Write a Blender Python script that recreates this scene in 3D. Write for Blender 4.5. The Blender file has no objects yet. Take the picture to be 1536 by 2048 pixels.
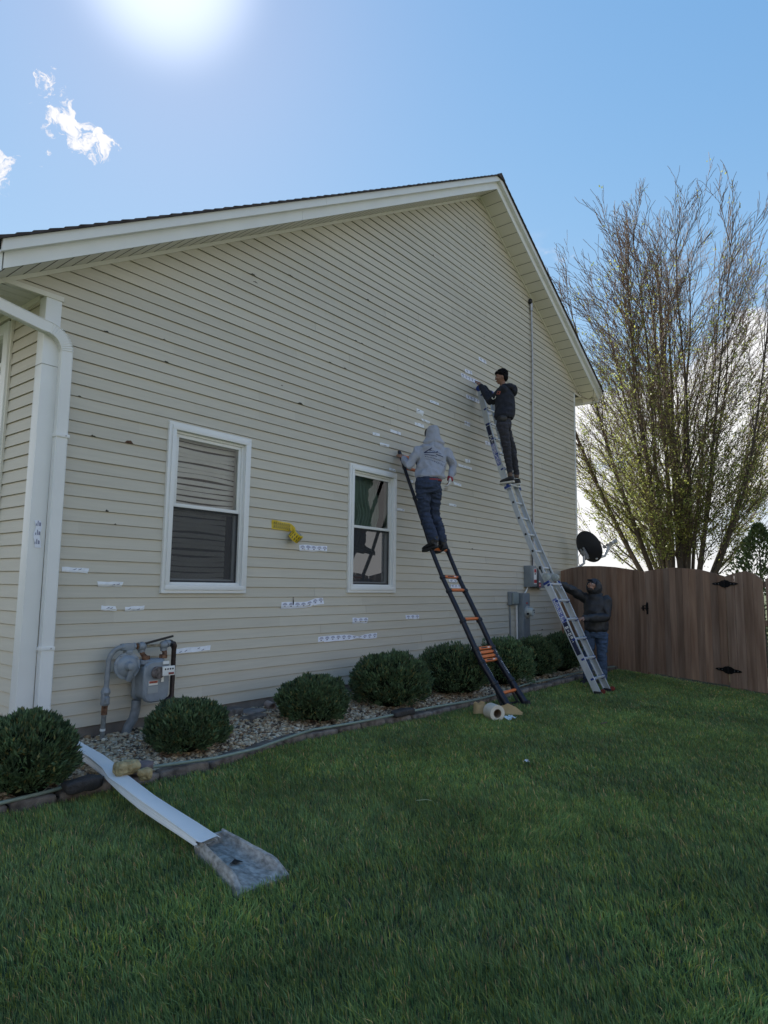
import bpy, bmesh, math, random
import numpy as np
from mathutils import Vector, Matrix, noise as mnoise
R = math.radians
C = bpy.context.scene.collection
SC = bpy.context.scene
rnd = random.Random(7)
H = 0.1143                                   # one siding course
def Z(k): return (k + 2) * H                 # height of course k above the lawn

# ------------------------------------------------------------------ camera
cam_d = bpy.data.cameras.new('camera'); cam = bpy.data.objects.new('camera', cam_d); C.objects.link(cam)
CAM = Vector((0.0, -5.8476, 1.5078))
right = Vector((0.62433647, -0.781033, 0.01383557)); up = Vector((-0.09746266, -0.06031128, 0.99341008)); fwd = Vector((0.77505161, 0.62157059, 0.11377609))
m = Matrix((right, up, -fwd)).transposed().to_4x4(); m.translation = CAM
cam.matrix_world = m
cam_d.sensor_fit = 'VERTICAL'; cam_d.sensor_height = 24.0; cam_d.lens = 24.0 * 1305.48 / 2048
cam_d.clip_start = 0.05; cam_d.clip_end = 3000
SC.camera = cam

# ------------------------------------------------------------------ light
SUN_EL, SUN_AZ = 44.8, 30.0                  # azimuth measured from +Y towards +X
w = bpy.data.worlds.new('World'); SC.world = w; w.use_nodes = True
nt = w.node_tree; nt.nodes.clear(); N = nt.nodes.new; L = nt.links.new
out = N('ShaderNodeOutputWorld'); bg = N('ShaderNodeBackground'); L(bg.outputs[0], out.inputs[0])
sky = N('ShaderNodeTexSky'); sky.sky_type = 'NISHITA'; sky.sun_disc = False
sky.sun_elevation = R(SUN_EL); sky.sun_rotation = R(SUN_AZ); sky.air_density = 1.0; sky.dust_density = 0.06; sky.ozone_density = 1.6
bg.inputs[1].default_value = SKY_STRENGTH = 0.13; SKY_K = .34
tc = N('ShaderNodeTexCoord')
def math_n(op, a, b=None, c=None, clamp=False):
    n = N('ShaderNodeMath'); n.operation = op; n.use_clamp = clamp
    for i, v in enumerate((a, b, c)):
        if v is None: continue
        if isinstance(v, (int, float)): n.inputs[i].default_value = v
        else: L(v, n.inputs[i])
    return n.outputs[0]
def vmath(op, a, b=None):
    n = N('ShaderNodeVectorMath'); n.operation = op
    for i, v in enumerate((a, b)):
        if v is None: continue
        if isinstance(v, (tuple, list)): n.inputs[i].default_value = v
        else: L(v, n.inputs[i])
    return n
def noise_n(vec, scale, detail=6, rough=.55, dist=0.):
    n = N('ShaderNodeTexNoise'); n.inputs['Scale'].default_value = scale; n.inputs['Detail'].default_value = detail
    n.inputs['Roughness'].default_value = rough; n.inputs['Distortion'].default_value = dist; L(vec, n.inputs['Vector']); return n
def smooth(v, a, b):
    n = N('ShaderNodeMapRange'); n.interpolation_type = 'SMOOTHSTEP'; n.inputs['From Min'].default_value = a; n.inputs['From Max'].default_value = b
    L(v, n.inputs['Value']); return n.outputs[0]
d = tc.outputs['Generated']
nrm = vmath('NORMALIZE', d).outputs[0]
warp = noise_n(nrm, 9, 5, .6)
wv = vmath('SUBTRACT', warp.outputs['Color'], (.5, .5, .5)).outputs[0]
ws = N('ShaderNodeVectorMath'); ws.operation = 'SCALE'; L(wv, ws.inputs[0]); ws.inputs['Scale'].default_value = .10
dw = vmath('ADD', nrm, ws.outputs[0]).outputs[0]
def puff(direction, r0, r1):
    n = N('ShaderNodeVectorMath'); n.operation = 'DISTANCE'; L(dw, n.inputs[0]); n.inputs[1].default_value = direction
    return math_n('SUBTRACT', 1.0, smooth(n.outputs['Value'], r0, r1))
CL = [((0.361, 0.754, 0.532), .008, .044, 1.0), ((0.337, 0.762, 0.540), .006, .040, .95), ((0.317, 0.775, 0.534), .004, .028, .7), ((0.287, 0.812, 0.488), .006, .036, .9), ((0.297, 0.757, 0.569), .003, .042, .62), ((0.319, 0.792, 0.509), .001, .014, .5)]
tot = None
fine = noise_n(dw, 46, 9, .66, .6)
for dr, r0, r1, s in CL:
    dr = tuple(Vector(dr).normalized())
    p = math_n('MULTIPLY', puff(dr, r0, r1), s)
    tot = p if tot is None else math_n('MAXIMUM', tot, p)
wisp = smooth(math_n('ADD', math_n('MULTIPLY', tot, .85), math_n('MULTIPLY', math_n('SUBTRACT', fine.outputs['Fac'], .5), 2.6)), .42, .95)
wisp = math_n('MULTIPLY', wisp, smooth(tot, .02, .25))
# cumulus bank low in the sky
sep = N('ShaderNodeSeparateXYZ'); L(nrm, sep.inputs[0])
mp = N('ShaderNodeMapping'); mp.inputs['Scale'].default_value = (1, 1, 1.9); mp.inputs['Location'].default_value = (.37, .2, .05); L(nrm, mp.inputs[0])
big = noise_n(mp.outputs[0], 3.1, 9, .56, .25)
low = math_n('SUBTRACT', 1.0, smooth(sep.outputs['Z'], .20, .52))
thr = math_n('MULTIPLY_ADD', low, .29, big.outputs['Fac'])
bank = math_n('MULTIPLY', smooth(thr, .60, .70), smooth(low, .02, .2))
fill = math_n('MAXIMUM', wisp, bank)
# brighter clouds towards the sun
sund = Vector((math.sin(R(SUN_AZ)) * math.cos(R(SUN_EL)), math.cos(R(SUN_AZ)) * math.cos(R(SUN_EL)), math.sin(R(SUN_EL))))
sdot = vmath('DOT_PRODUCT', nrm, tuple(sund)).outputs['Value']
cb = math_n('MULTIPLY_ADD', smooth(sdot, -.2, 1.0), 5.0, 9.0)
shade = math_n('MULTIPLY_ADD', fine.outputs['Fac'], .5, .75)
cb2 = math_n('MULTIPLY', cb, shade)
cc = N('ShaderNodeCombineColor'); L(cb2, cc.inputs[0]); L(cb2, cc.inputs[1]); L(math_n('MULTIPLY', cb2, 1.03), cc.inputs[2])
mix = N('ShaderNodeMix'); mix.data_type = 'RGBA'
hs = N('ShaderNodeHueSaturation'); hs.inputs['Saturation'].default_value = 1.28; L(sky.outputs[0], hs.inputs['Color'])
L(fill, mix.inputs['Factor']); tn = vmath('MULTIPLY', hs.outputs[0], (1.02, .895, 1.11)); L(tn.outputs[0], mix.inputs['A']); L(cc.outputs[0], mix.inputs['B'])
# soft shoulder, as the phone's HDR gives the sky round the sun
sp3 = N('ShaderNodeSeparateColor'); L(mix.outputs['Result'], sp3.inputs[0]); cm3 = N('ShaderNodeCombineColor')
for i in range(3):
    c_ = sp3.outputs[i]; L(math_n('DIVIDE', c_, math_n('MULTIPLY_ADD', c_, SKY_K, 1.0)), cm3.inputs[i])
glow = math_n('MULTIPLY', math_n('POWER', smooth(sdot, .983, 1.0), 5.6), 1.15)
ge = N('ShaderNodeCombineColor'); L(glow, ge.inputs[0]); L(math_n('MULTIPLY', glow, .98), ge.inputs[1]); L(math_n('MULTIPLY', glow, .94), ge.inputs[2])
fin = vmath('ADD', cm3.outputs[0], ge.outputs[0]); L(fin.outputs[0], bg.inputs[0])

sl = bpy.data.lights.new('sun', 'SUN'); sl.energy = 4.0; sl.angle = R(.53); sl.color = (1.0, .955, .88)
so = bpy.data.objects.new('sun', sl); C.objects.link(so); so.rotation_euler = (-sund).to_track_quat('-Z', 'Y').to_euler(); so.location = (0, 0, 30)
SC.view_settings.view_transform = 'Standard'; SC.view_settings.look = 'None'; SC.view_settings.gamma = 1.0; SC.view_settings.use_curve_mapping = False
SC.view_settings.exposure = 1.75

# ------------------------------------------------------------------ materials
MT = {}
def mat(name, col, rough=.6, metal=0., var=.08, scale=6., bump=0., bscale=60., stretch=(1, 1, 1), col2=None, spec=.5, attr=None, detail=5, seed=0., trans=0.):
    if name in MT: return MT[name]
    m = bpy.data.materials.new(name); m.use_nodes = True; t = m.node_tree; b = t.nodes['Principled BSDF']
    co = t.nodes.new('ShaderNodeTexCoord'); mpn = t.nodes.new('ShaderNodeMapping'); mpn.inputs['Scale'].default_value = stretch
    mpn.inputs['Location'].default_value = (seed, seed * .7, 0)
    t.links.new(co.outputs['Object'], mpn.inputs[0])
    nz = t.nodes.new('ShaderNodeTexNoise'); nz.inputs['Scale'].default_value = scale; nz.inputs['Detail'].default_value = detail; t.links.new(mpn.outputs[0], nz.inputs['Vector'])
    rp = t.nodes.new('ShaderNodeMapRange'); rp.inputs['From Min'].default_value = .3; rp.inputs['From Max'].default_value = .7; t.links.new(nz.outputs['Fac'], rp.inputs['Value'])
    mx = t.nodes.new('ShaderNodeMix'); mx.data_type = 'RGBA'
    a = tuple(max(0, c * (1 - var)) for c in col) + (1,); bb = (tuple(col2) if col2 else tuple(min(1, c * (1 + var)) for c in col)) + (1,)
    mx.inputs['A'].default_value = a; mx.inputs['B'].default_value = bb; t.links.new(rp.outputs[0], mx.inputs['Factor'])
    res = mx.outputs['Result']
    if attr:
        at = t.nodes.new('ShaderNodeAttribute'); at.attribute_name = attr
        m2 = t.nodes.new('ShaderNodeMix'); m2.data_type = 'RGBA'; m2.blend_type = 'MULTIPLY'; m2.inputs['Factor'].default_value = 1
        t.links.new(res, m2.inputs['A']); t.links.new(at.outputs['Color'], m2.inputs['B']); res = m2.outputs['Result']
    t.links.new(res, b.inputs['Base Color'])
    b.inputs['Roughness'].default_value = rough; b.inputs['Metallic'].default_value = metal; b.inputs['Specular IOR Level'].default_value = spec
    if bump:
        n2 = t.nodes.new('ShaderNodeTexNoise'); n2.inputs['Scale'].default_value = bscale; n2.inputs['Detail'].default_value = 6; t.links.new(mpn.outputs[0], n2.inputs['Vector'])
        bp = t.nodes.new('ShaderNodeBump'); bp.inputs['Strength'].default_value = bump; bp.inputs['Distance'].default_value = .01
        t.links.new(n2.outputs['Fac'], bp.inputs['Height']); t.links.new(bp.outputs[0], b.inputs['Normal'])
    if trans:
        o = t.nodes['Material Output']; tr = t.nodes.new('ShaderNodeBsdfTranslucent'); t.links.new(res, tr.inputs['Color'])
        ms = t.nodes.new('ShaderNodeMixShader'); ms.inputs[0].default_value = trans
        t.links.new(b.outputs[0], ms.inputs[1]); t.links.new(tr.outputs[0], ms.inputs[2]); t.links.new(ms.outputs[0], o.inputs[0])
    MT[name] = m; return m
M = mat
siding = M('vinyl_siding', (.585, .547, .458), .5, var=.045, attr='tint', scale=1.3, bump=.12, bscale=7, stretch=(1.5, 1, 26), spec=.3)
siding3 = M('vinyl_siding_back', (.585, .547, .458), .5)
siding2 = M('vinyl_siding_front', (.585, .547, .458), .5, var=.035, scale=1.3, bump=.12, bscale=7, stretch=(1, 1.5, 26), spec=.3)
white = M('white_aluminium', (.80, .81, .80), .38, var=.03, scale=3, bump=.03, bscale=12)
vinylw = M('white_vinyl', (.78, .79, .77), .35, var=.03, scale=5)
soffm = M('soffit_vinyl', (.78, .75, .68), .5, var=.03, scale=2)
trimb = M('cream_trim', (.72, .70, .62), .45, var=.03, scale=2)
shing = M('asphalt_shingles', (.055, .045, .045), .9, var=.45, scale=9, bump=.6, bscale=180)
conc = M('foundation_concrete', (.20, .175, .155), .9, var=.3, scale=4, bump=.5, bscale=40)
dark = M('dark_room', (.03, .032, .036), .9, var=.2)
galv = M('galvanised_steel', (.42, .43, .45), .45, .7, var=.18, scale=14)
black = M('black_plastic', (.012, .013, .018), .42, var=.2, scale=20)
hole = M('torn_hole', (.012, .009, .007), .95, var=.2)
rubber = M('rubber', (.02, .02, .022), .8)

# ------------------------------------------------------------------ helpers
def tag(o, label=None, cat=None, group=None, kind=None):
    if label: o['label'] = label
    if cat: o['category'] = cat
    if group: o['group'] = group
    if kind: o['kind'] = kind
    return o
def wloc(o):
    v = Vector((0, 0, 0))
    while o: v += o.location; o = o.parent
    return v
def empty(name, loc, label, cat, group=None):
    o = bpy.data.objects.new(name, None); o.empty_display_size = .1; C.objects.link(o); o.location = loc
    return tag(o, label, cat, group)
def frame_of(a):
    a = Vector(a).normalized(); h = Vector((0, 0, 1)) if abs(a.z) < .95 else Vector((0, 1, 0))
    u = a.cross(h).normalized(); v = u.cross(a).normalized(); return u, v
class MB:
    def __init__(s): s.v = []; s.f = []
    def add(s, vs, fs):
        o = len(s.v); s.v += [tuple(p) for p in vs]; s.f += [tuple(i + o for i in f) for f in fs]; return s
    def box(s, c, size, ax=None, taper=1.0):
        hx, hy, hz = [q / 2 for q in size]; P = []
        for z in (-1, 1):
            k = taper if z > 0 else 1
            for x, y in ((-1, -1), (1, -1), (1, 1), (-1, 1)): P.append(Vector((x * hx * k, y * hy * k, z * hz)))
        if ax is not None: P = [ax[0] * p.x + ax[1] * p.y + ax[2] * p.z for p in P]
        c = Vector(c); P = [p + c for p in P]
        return s.add(P, [(0, 3, 2, 1), (4, 5, 6, 7), (0, 1, 5, 4), (1, 2, 6, 5), (2, 3, 7, 6), (3, 0, 4, 7)])
    def bx(s, x0, x1, y0, y1, z0, z1): return s.box(((x0 + x1) / 2, (y0 + y1) / 2, (z0 + z1) / 2), (x1 - x0, y1 - y0, z1 - z0))
    def tube(s, pts, r, n=10, cap=True, squash=1.0, uu=None):
        pts = [Vector(p) for p in pts]; k = len(pts); rs = r if isinstance(r, (list, tuple)) else [r] * k
        rings = []; pu = None
        for i, p in enumerate(pts):
            a = (pts[min(i + 1, k - 1)] - pts[max(i - 1, 0)]).normalized()
            if uu is not None: u = (Vector(uu) - a * Vector(uu).dot(a)).normalized()
            elif pu is None: u = frame_of(a)[0]
            else: u = (pu - a * pu.dot(a)).normalized()
            pu = u; v = a.cross(u)
            rings.append([p + u * math.cos(t) * rs[i] + v * math.sin(t) * rs[i] * squash for t in [2 * math.pi * j / n for j in range(n)]])
        vs = [q for g in rings for q in g]; fs = []
        for i in range(k - 1):
            for j in range(n): fs.append((i * n + j, i * n + (j + 1) % n, (i + 1) * n + (j + 1) % n, (i + 1) * n + j))
        if cap: fs.append(tuple(range(n - 1, -1, -1))); fs.append(tuple(range((k - 1) * n, k * n)))
        return s.add(vs, fs)
    def loft(s, rings, cap=True, closed=True):
        n = len(rings[0]); vs = [q for g in rings for q in g]; fs = []
        for i in range(len(rings) - 1):
            for j in range(n if closed else n - 1): fs.append((i * n + j, i * n + (j + 1) % n, (i + 1) * n + (j + 1) % n, (i + 1) * n + j))
        if cap: fs.append(tuple(range(n - 1, -1, -1))); fs.append(tuple(range((len(rings) - 1) * n, len(rings) * n)))
        return s.add(vs, fs)
    def ell(s, c, r, ax=None, n=14, m=10, jit=0., seed=0):
        c = Vector(c); vs = []; fs = []
        for i in range(m + 1):
            th = math.pi * i / m
            for j in range(n):
                ph = 2 * math.pi * j / n; p = Vector((math.sin(th) * math.cos(ph), math.sin(th) * math.sin(ph), math.cos(th)))
                k = 1 + (jit * mnoise.noise(p * 1.7 + Vector((seed, seed * .3, 0))) if jit else 0)
                p = Vector((p.x * r[0], p.y * r[1], p.z * r[2])) * k
                if ax is not None: p = ax[0] * p.x + ax[1] * p.y + ax[2] * p.z
                vs.append(c + p)
        for i in range(m):
            for j in range(n): fs.append((i * n + j, (i + 1) * n + j, (i + 1) * n + (j + 1) % n, i * n + (j + 1) % n))
        return s.add(vs, fs)
    def prism(s, poly, vec):
        n = len(poly); a = [Vector(p) for p in poly]; b = [p + Vector(vec) for p in a]
        return s.add(a + b, [tuple(range(n - 1, -1, -1)), tuple(range(n, 2 * n))] + [(i, (i + 1) % n, n + (i + 1) % n, n + i) for i in range(n)])
    def build(s, name, m, parent=None, base=None, smooth=False, bevel=0., label=None, cat=None, group=None, kind=None, auto=None):
        me = bpy.data.meshes.new(name); o = bpy.data.objects.new(name, me); C.objects.link(o)
        if parent is not None: o.parent = parent; off = wloc(parent)
        else:
            off = Vector(base) if base is not None else Vector((0, 0, 0)); o.location = off
        me.from_pydata([Vector(p) - off for p in s.v], [], s.f); me.materials.append(m)
        bm = bmesh.new(); bm.from_mesh(me)
        bmesh.ops.recalc_face_normals(bm, faces=bm.faces)
        if bevel: 
            es = [e for e in bm.edges if len(e.link_faces) == 2 and e.calc_face_angle(0) > .7]
            bmesh.ops.bevel(bm, geom=es, offset=bevel, segments=2, affect='EDGES', profile=.6)
        bm.to_mesh(me); bm.free()
        if smooth or bevel:
            for p in me.polygons: p.use_smooth = True
            try: me.set_sharp_from_angle(angle=R(auto or (35 if not smooth else 60)))
            except Exception: pass
        return tag(o, label, cat, group, kind)
def ngz(seed): return random.Random(seed)

# ------------------------------------------------------------------ ground
g = MB(); S = 900
g.add([(-S, -S, 0), (S, -S, 0), (S, S, 0), (-S, S, 0)], [(0, 1, 2, 3)])
lawn_m = M('lawn_soil', (.072, .080, .048), 1.0, var=.35, scale=3.0, bump=.6, bscale=50, spec=.1)
g.build('lawn', lawn_m, kind='structure')
EX = [-3, 1.89, 2.42, 3.0, 3.41, 3.9, 4.34, 4.84, 5.65, 6.4, 7.53, 8.87, 10.08, 12.69]
EY = [-1.2, -1.22, -1.26, -1.29, -1.35, -1.27, -1.17, -1.20, -1.30, -1.42, -1.44, -1.47, -1.49, -1.46]
def edge(x): return float(np.interp(x, EX, EY))
g = MB(); xs = np.linspace(-1, 12.55, 60)
rings = [[(x, edge(x) + .05, .045), (x, edge(x) * .5, .065), (x, .03, .115)] for x in xs]
for i in range(len(xs) - 1):
    o = len(g.v); g.v += rings[i] + rings[i + 1]; g.f += [(o, o + 3, o + 4, o + 1), (o + 1, o + 4, o + 5, o + 2)]
g.build('gravel_bed', M('bed_soil', (.06, .045, .033), 1.0, var=.4, scale=20, bump=.8, bscale=80), kind='structure')

# ------------------------------------------------------------------ house
XL, XR, XA, ZA = 2.46, 14.30, 10.0, 8.79      # corner, corner, ridge, ridge height at the wall
SLL, SLR = .597, .577
def zroof(x): return ZA - SLL * (XA - x) if x < XA else ZA - SLR * (x - XA)
ZLE, ZRE = 4.07, 6.07                          # eave soffit heights
XLE, XRE = 2.064, 14.71
DEP = 11.0
house = empty('house', (8, 0, 0), 'two storey house with beige vinyl siding, white trim and a steep gable end', 'house')
WIN = [(3.72, 4.79, Z(10.36), Z(25.73)), (6.503, 7.538, Z(10.45), Z(25.73))]
def xspan(z):
    xl = XL if z < ZLE - 1e-6 else XLE if z < zroof(XLE) else XA - (ZA - z) / SLL
    xr = XR if z < ZRE - 1e-6 else XRE if z < zroof(XRE) else XA + (ZA - z) / SLR
    return xl, xr
def lapy(f): return -.0155 + .013 * f
sd = MB(); prs = ngz(3); TONE = []
for k in range(0, 76):
    z0, z1 = Z(k), Z(k + 1)
    cuts = [z0, z1] + [c for c in (ZLE, ZRE, WIN[0][2] + .02, WIN[0][3] - .02, WIN[1][2] + .02, ZA - .002) if z0 < c < z1]
    cuts = sorted(set(cuts))
    off = prs.uniform(0, 3.6); panels = [-5 + off + 3.66 * i for i in range(8)]
    for a, b in zip(cuts[:-1], cuts[1:]):
        if a >= ZA - .003: continue
        mid = (a + b) / 2; la, ra = xspan(a + 1e-5); lb, rb = xspan(min(b, ZA - .001) - 1e-5)
        ints = [(la, ra, lb, rb)]
        for (wx0, wx1, wz0, wz1) in WIN:
            if wz0 < mid < wz1:
                new = []
                for (p, q, r_, s_) in ints:
                    if p < wx0 and q > wx1: new += [(p, wx0 + .02, r_, wx0 + .02), (wx1 - .02, q, wx1 - .02, s_)]
                    else: new.append((p, q, r_, s_))
                ints = new
        for (p, q, r_, s_) in ints:
            xc = sorted([x for x in panels if p + .1 < x < q - .1 and r_ + .1 < x < s_ - .1])
            nodes = [(p, r_)] + [(x, x) for x in xc] + [(q, s_)]
            for (n0, n1) in zip(nodes[:-1], nodes[1:]):
                po = -.0026 if int((n0[0] + 20) / 3.66 + k) % 2 else 0.
                tone_ = 1 + .035 * math.sin(k * 12.9898 + int((n0[0] + 20 - off) / 3.66) * 78.233)
                ns = max(1, int((n1[0] - n0[0]) / .55)); vs = []
                GB = b - .0065 if b == z1 else b
                def P(x, z, edgept, low):
                    f = (z - z0) / (z1 - z0)
                    jy = 0 if edgept else .0022 * mnoise.noise(Vector((x * 1.1, k * 3.3, 0)))
                    jz = .0016 * mnoise.noise(Vector((x * .8, k * 1.7, 5))) if (low and a == z0 and k > 0) else 0
                    return (x, lapy(f) + po + jy, z + jz)
                for i in range(ns + 1):
                    t = i / ns; vs.append(P(n0[0] + (n1[0] - n0[0]) * t, a, i in (0, ns), True))
                for i in range(ns + 1):
                    t = i / ns; vs.append(P(n0[1] + (n1[1] - n0[1]) * t + (0 if b != z1 else (n0[0] - n0[1]) * (1 - t) * .08 + (n1[0] - n1[1]) * t * .08), GB, i in (0, ns), False))
                if a == z0:
                    for i in range(ns + 1):
                        x, y, z = vs[i]; vs.append((x, .0045, z + .006))
                o = len(sd.v); sd.v += vs
                if b == z1:
                    o2 = len(sd.v); sd.v += [(n0[1] + (n1[1] - n0[1]) * i / ns, .0045, b + .004) for i in range(ns + 1)]
                    for i in range(ns): sd.f.append((o + ns + 1 + i, o + ns + 2 + i, o2 + i + 1, o2 + i))
                TONE += [tone_] * (len(sd.v) - len(TONE))
                for i in range(ns):
                    sd.f.append((o + i, o + i + 1, o + ns + 2 + i, o + ns + 1 + i))
                    if a == z0: sd.f.append((o + i, o + 2 * ns + 2 + i, o + 2 * ns + 3 + i, o + i + 1))
gable = MB.build(sd, 'siding_wall', siding, house)
at = gable.data.color_attributes.new('tint', 'FLOAT_COLOR', 'POINT'); at.data.foreach_set('color', np.array([(t, t, t, 1) for t in TONE], np.float32).ravel())
# sheathing behind the siding, with window openings
bk = MB()
for (x0, x1, z0, z1) in ((XL, WIN[0][0], 0.1, ZLE), (WIN[0][1], WIN[1][0], .1, ZLE), (WIN[1][1], XR, .1, ZLE), (WIN[0][0], WIN[0][1], .1, WIN[0][2]), (WIN[1][0], WIN[1][1], .1, WIN[1][2]),
                          (WIN[0][0], WIN[0][1], WIN[0][3], ZLE), (WIN[1][0], WIN[1][1], WIN[1][3], ZLE)):
    bk.bx(x0, x1, .006, .12, z0, z1)
bk.prism([(XLE, .006, ZLE), (XR, .006, ZLE), (XR, .006, ZRE), (XRE, .006, ZRE), (XRE, .006, zroof(XRE)), (XA, .006, ZA), (XLE, .006, zroof(XLE) - .0)], (0, .114, 0))
bk.build('sheathing', conc, house)
f = MB(); f.bx(XL + .02, XR - .02, .012, .25, -.3, Z(0) + .03); f.build('foundation', conc, house)
# side and rear walls
def lapwall_x(X, y0, y1, z0, z1, sgn, name):
    q = MB(); k = 0; z = z0
    while z < z1 - 1e-4:
        zt = min(z + H, z1); f = (zt - z) / H; ns = 10
        for i in range(ns):
            a = y0 + (y1 - y0) * i / ns; b = y0 + (y1 - y0) * (i + 1) / ns
            w_ = [.0015 * mnoise.noise(Vector((a, z * 4, 3))), .0015 * mnoise.noise(Vector((b, z * 4, 3)))]
            q.add([(X + sgn * .015, a, z + w_[0]), (X + sgn * .015, b, z + w_[1]), (X + sgn * (.015 - .0125 * f), b, zt - .009), (X + sgn * (.015 - .0125 * f), a, zt - .009), (X - sgn * .004, b, z + .006), (X - sgn * .004, a, z + .006), (X - sgn * .004, b, zt + .004), (X - sgn * .004, a, zt + .004)], [(0, 1, 2, 3), (0, 5, 4, 1), (3, 2, 6, 7)])
        z = zt
    q.bx(min(X - sgn * .006, X - sgn * .12), max(X - sgn * .006, X - sgn * .12), y0 + .001, y1, z0 - .05, z1)
    return q.build(name, siding2, house)
lapwall_x(XL, .02, .70, Z(0), ZLE, -1, 'front_wall')
lapwall_x(XL, 3.2, DEP, Z(0), ZLE, -1, 'front_wall')
lapwall_x(XR, .12, DEP, Z(0), ZRE, 1, 'rear_wall')
q = MB(); q.prism([(XL, DEP, 0), (XR, DEP, 0), (XR, DEP, ZRE), (XA, DEP, ZA), (XL, DEP, ZLE)], (0, .1, 0)); q.build('far_gable_wall', siding3, house)
# corner boards
q = MB(); q.bx(XL - .02, XL + .112, -.024, -.0165, .2, ZLE - .03); q.bx(XL - .024, XL - .017, -.0235, .105, .2, ZLE - .03)
q.bx(XL - .0165, XL + .11, -.016, .012, .2, ZLE - .03)
cbp = q.build('corner_board', white, house, bevel=.002)
q = MB(); q.bx(XL - .0285, XL + .1165, -.0285, .11, .9 * ZLE - .25, .9 * ZLE - .246); q.build('trim_joint', M('seam_grey', (.35, .36, .36)), cbp)
q = MB(); q.bx(XR - .02, XR + .022, -.026, .1, .2, ZRE); q.build('corner_board', white, house, bevel=.002)
# frieze pieces under the eaves on the gable side
q = MB(); q.bx(XLE, XL + .125, -.032, -.004, ZLE - .045, ZLE); q.bx(XL - .035, XL - .005, .1, DEP, ZLE - .05, ZLE - .001); q.build('frieze_trim', trimb, house, bevel=.002)
q = MB(); q.bx(XR - .02, XRE, -.028, -.004, ZRE - .03, ZRE); q.build('frieze_trim', soffm, house)
def rake_board(x0, x1, y0, y1, h0, h1, name, m, parent=house, bevel=0.):
    q = MB(); q.prism([(x0, y0, zroof(x0) + h0), (x1, y0, zroof(x1) + h0), (x1, y0, zroof(x1) + h1), (x0, y0, zroof(x0) + h1)], (0, y1 - y0, 0))
    return q.build(name, m, parent, bevel=bevel)
OV = .36
rake_board(XLE - .02, XA, -.03, .0, -.045, -.002, 'rake_trim', trimb); rake_board(XA, XRE - .02, -.03, .0, -.04, -.002, 'rake_trim', trimb)
# main fascia, in lengths with visible joints
for x0, x1 in ((1.94, 5.16), (5.163, 8.4), (8.403, XA), (XA, 12.4), (12.403, 14.9)):
    rake_board(x0, x1, -OV - .02, -OV, 0., .155, 'fascia', white)
for x0, x1 in ((1.90, 5.5), (5.503, 8.75), (8.753, XA), (XA, 12.0), (12.003, 14.92)):
    rake_board(x0, x1, -OV - .085, -OV - .021, .135, .235, 'upper_fascia', white)
rake_board(1.9, XA, -OV - .06, .3, .157, .233, 'roof_deck', dark); rake_board(XA, 14.9, -OV - .06, .3, .157, .233, 'roof_deck', dark)
# rake soffit planks
q = MB()
def soffit(x0, x1, step, sgn):
    n = int(abs(x1 - x0) / step)
    for i in range(n + 1):
        a = x0 + sgn * step * i; b = a + sgn * step
        if (b - x1) * sgn > 0: b = x1
        g_ = .014 * sgn
        for (p0, h0), (p1, h1) in (((a, .010), (a + g_, .008)), ((a + g_, 0.), (b, 0.)), ((b, 0.), (b, .010))):
            q.add([(p0, -OV, zroof(p0) + h0 - .001), (p1, -OV, zroof(p1) + h1 - .001), (p1, 0.004, zroof(p1) + h1 - .001), (p0, 0.004, zroof(p0) + h0 - .001)], [(0, 1, 2, 3)])
soffit(1.95, XA, .135, 1); soffit(XA, 14.9, .2, 1)
q.build('rake_soffit', soffm, house)
# boxed eaves
q = MB()
for i in range(90):
    y0 = .004 + i * .13
    q.add([(1.93, y0, ZLE - .002), (XL, y0, ZLE - .002), (XL, y0 + .115, ZLE - .002), (1.93, y0 + .115, ZLE - .002), (1.93, y0 + .122, ZLE + .01), (XL, y0 + .122, ZLE + .01), (1.93, y0 + .13, ZLE - .002), (XL, y0 + .13, ZLE - .002)], [(0, 1, 2, 3), (3, 2, 5, 4), (4, 5, 7, 6)])
q3 = MB(); q3.bx(XR, 14.88, .0, DEP, ZRE, ZRE + .012); q3.build('eave_soffit', soffm, house)
q.build('eave_soffit', M('soffit_white', (.62, .62, .57), .5), house)
q = MB(); q.bx(1.90, 1.93, -OV - .02, DEP, 3.955, 4.16); q.build('eave_fascia', white, house)
q = MB(); q.bx(14.9, 14.93, -OV - .02, DEP, ZRE - .15, ZRE + .1); q.build('eave_fascia', white, house)
for X, sg, zt in ((1.77, -1, 4.16), (15.06, 1, 6.17)):
    q = MB(); prof = [(X, zt), (X, zt - .05), (X - sg * .03, zt - .12), (X - sg * .12, zt - .12), (X - sg * .12, zt - .01), (X - sg * .115, zt - .01), (X - sg * .115, zt - .114), (X - sg * .033, zt - .114), (X - sg * .006, zt - .05), (X - sg * .006, zt)]
    q.prism([(x, -OV - .01, z) for x, z in prof], (0, DEP, 0)); q.bx(min(X, X - sg * .12), max(X, X - sg * .12), -OV - .016, -OV - .01, zt - .12, zt); q.build('gutter', white, house)
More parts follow.
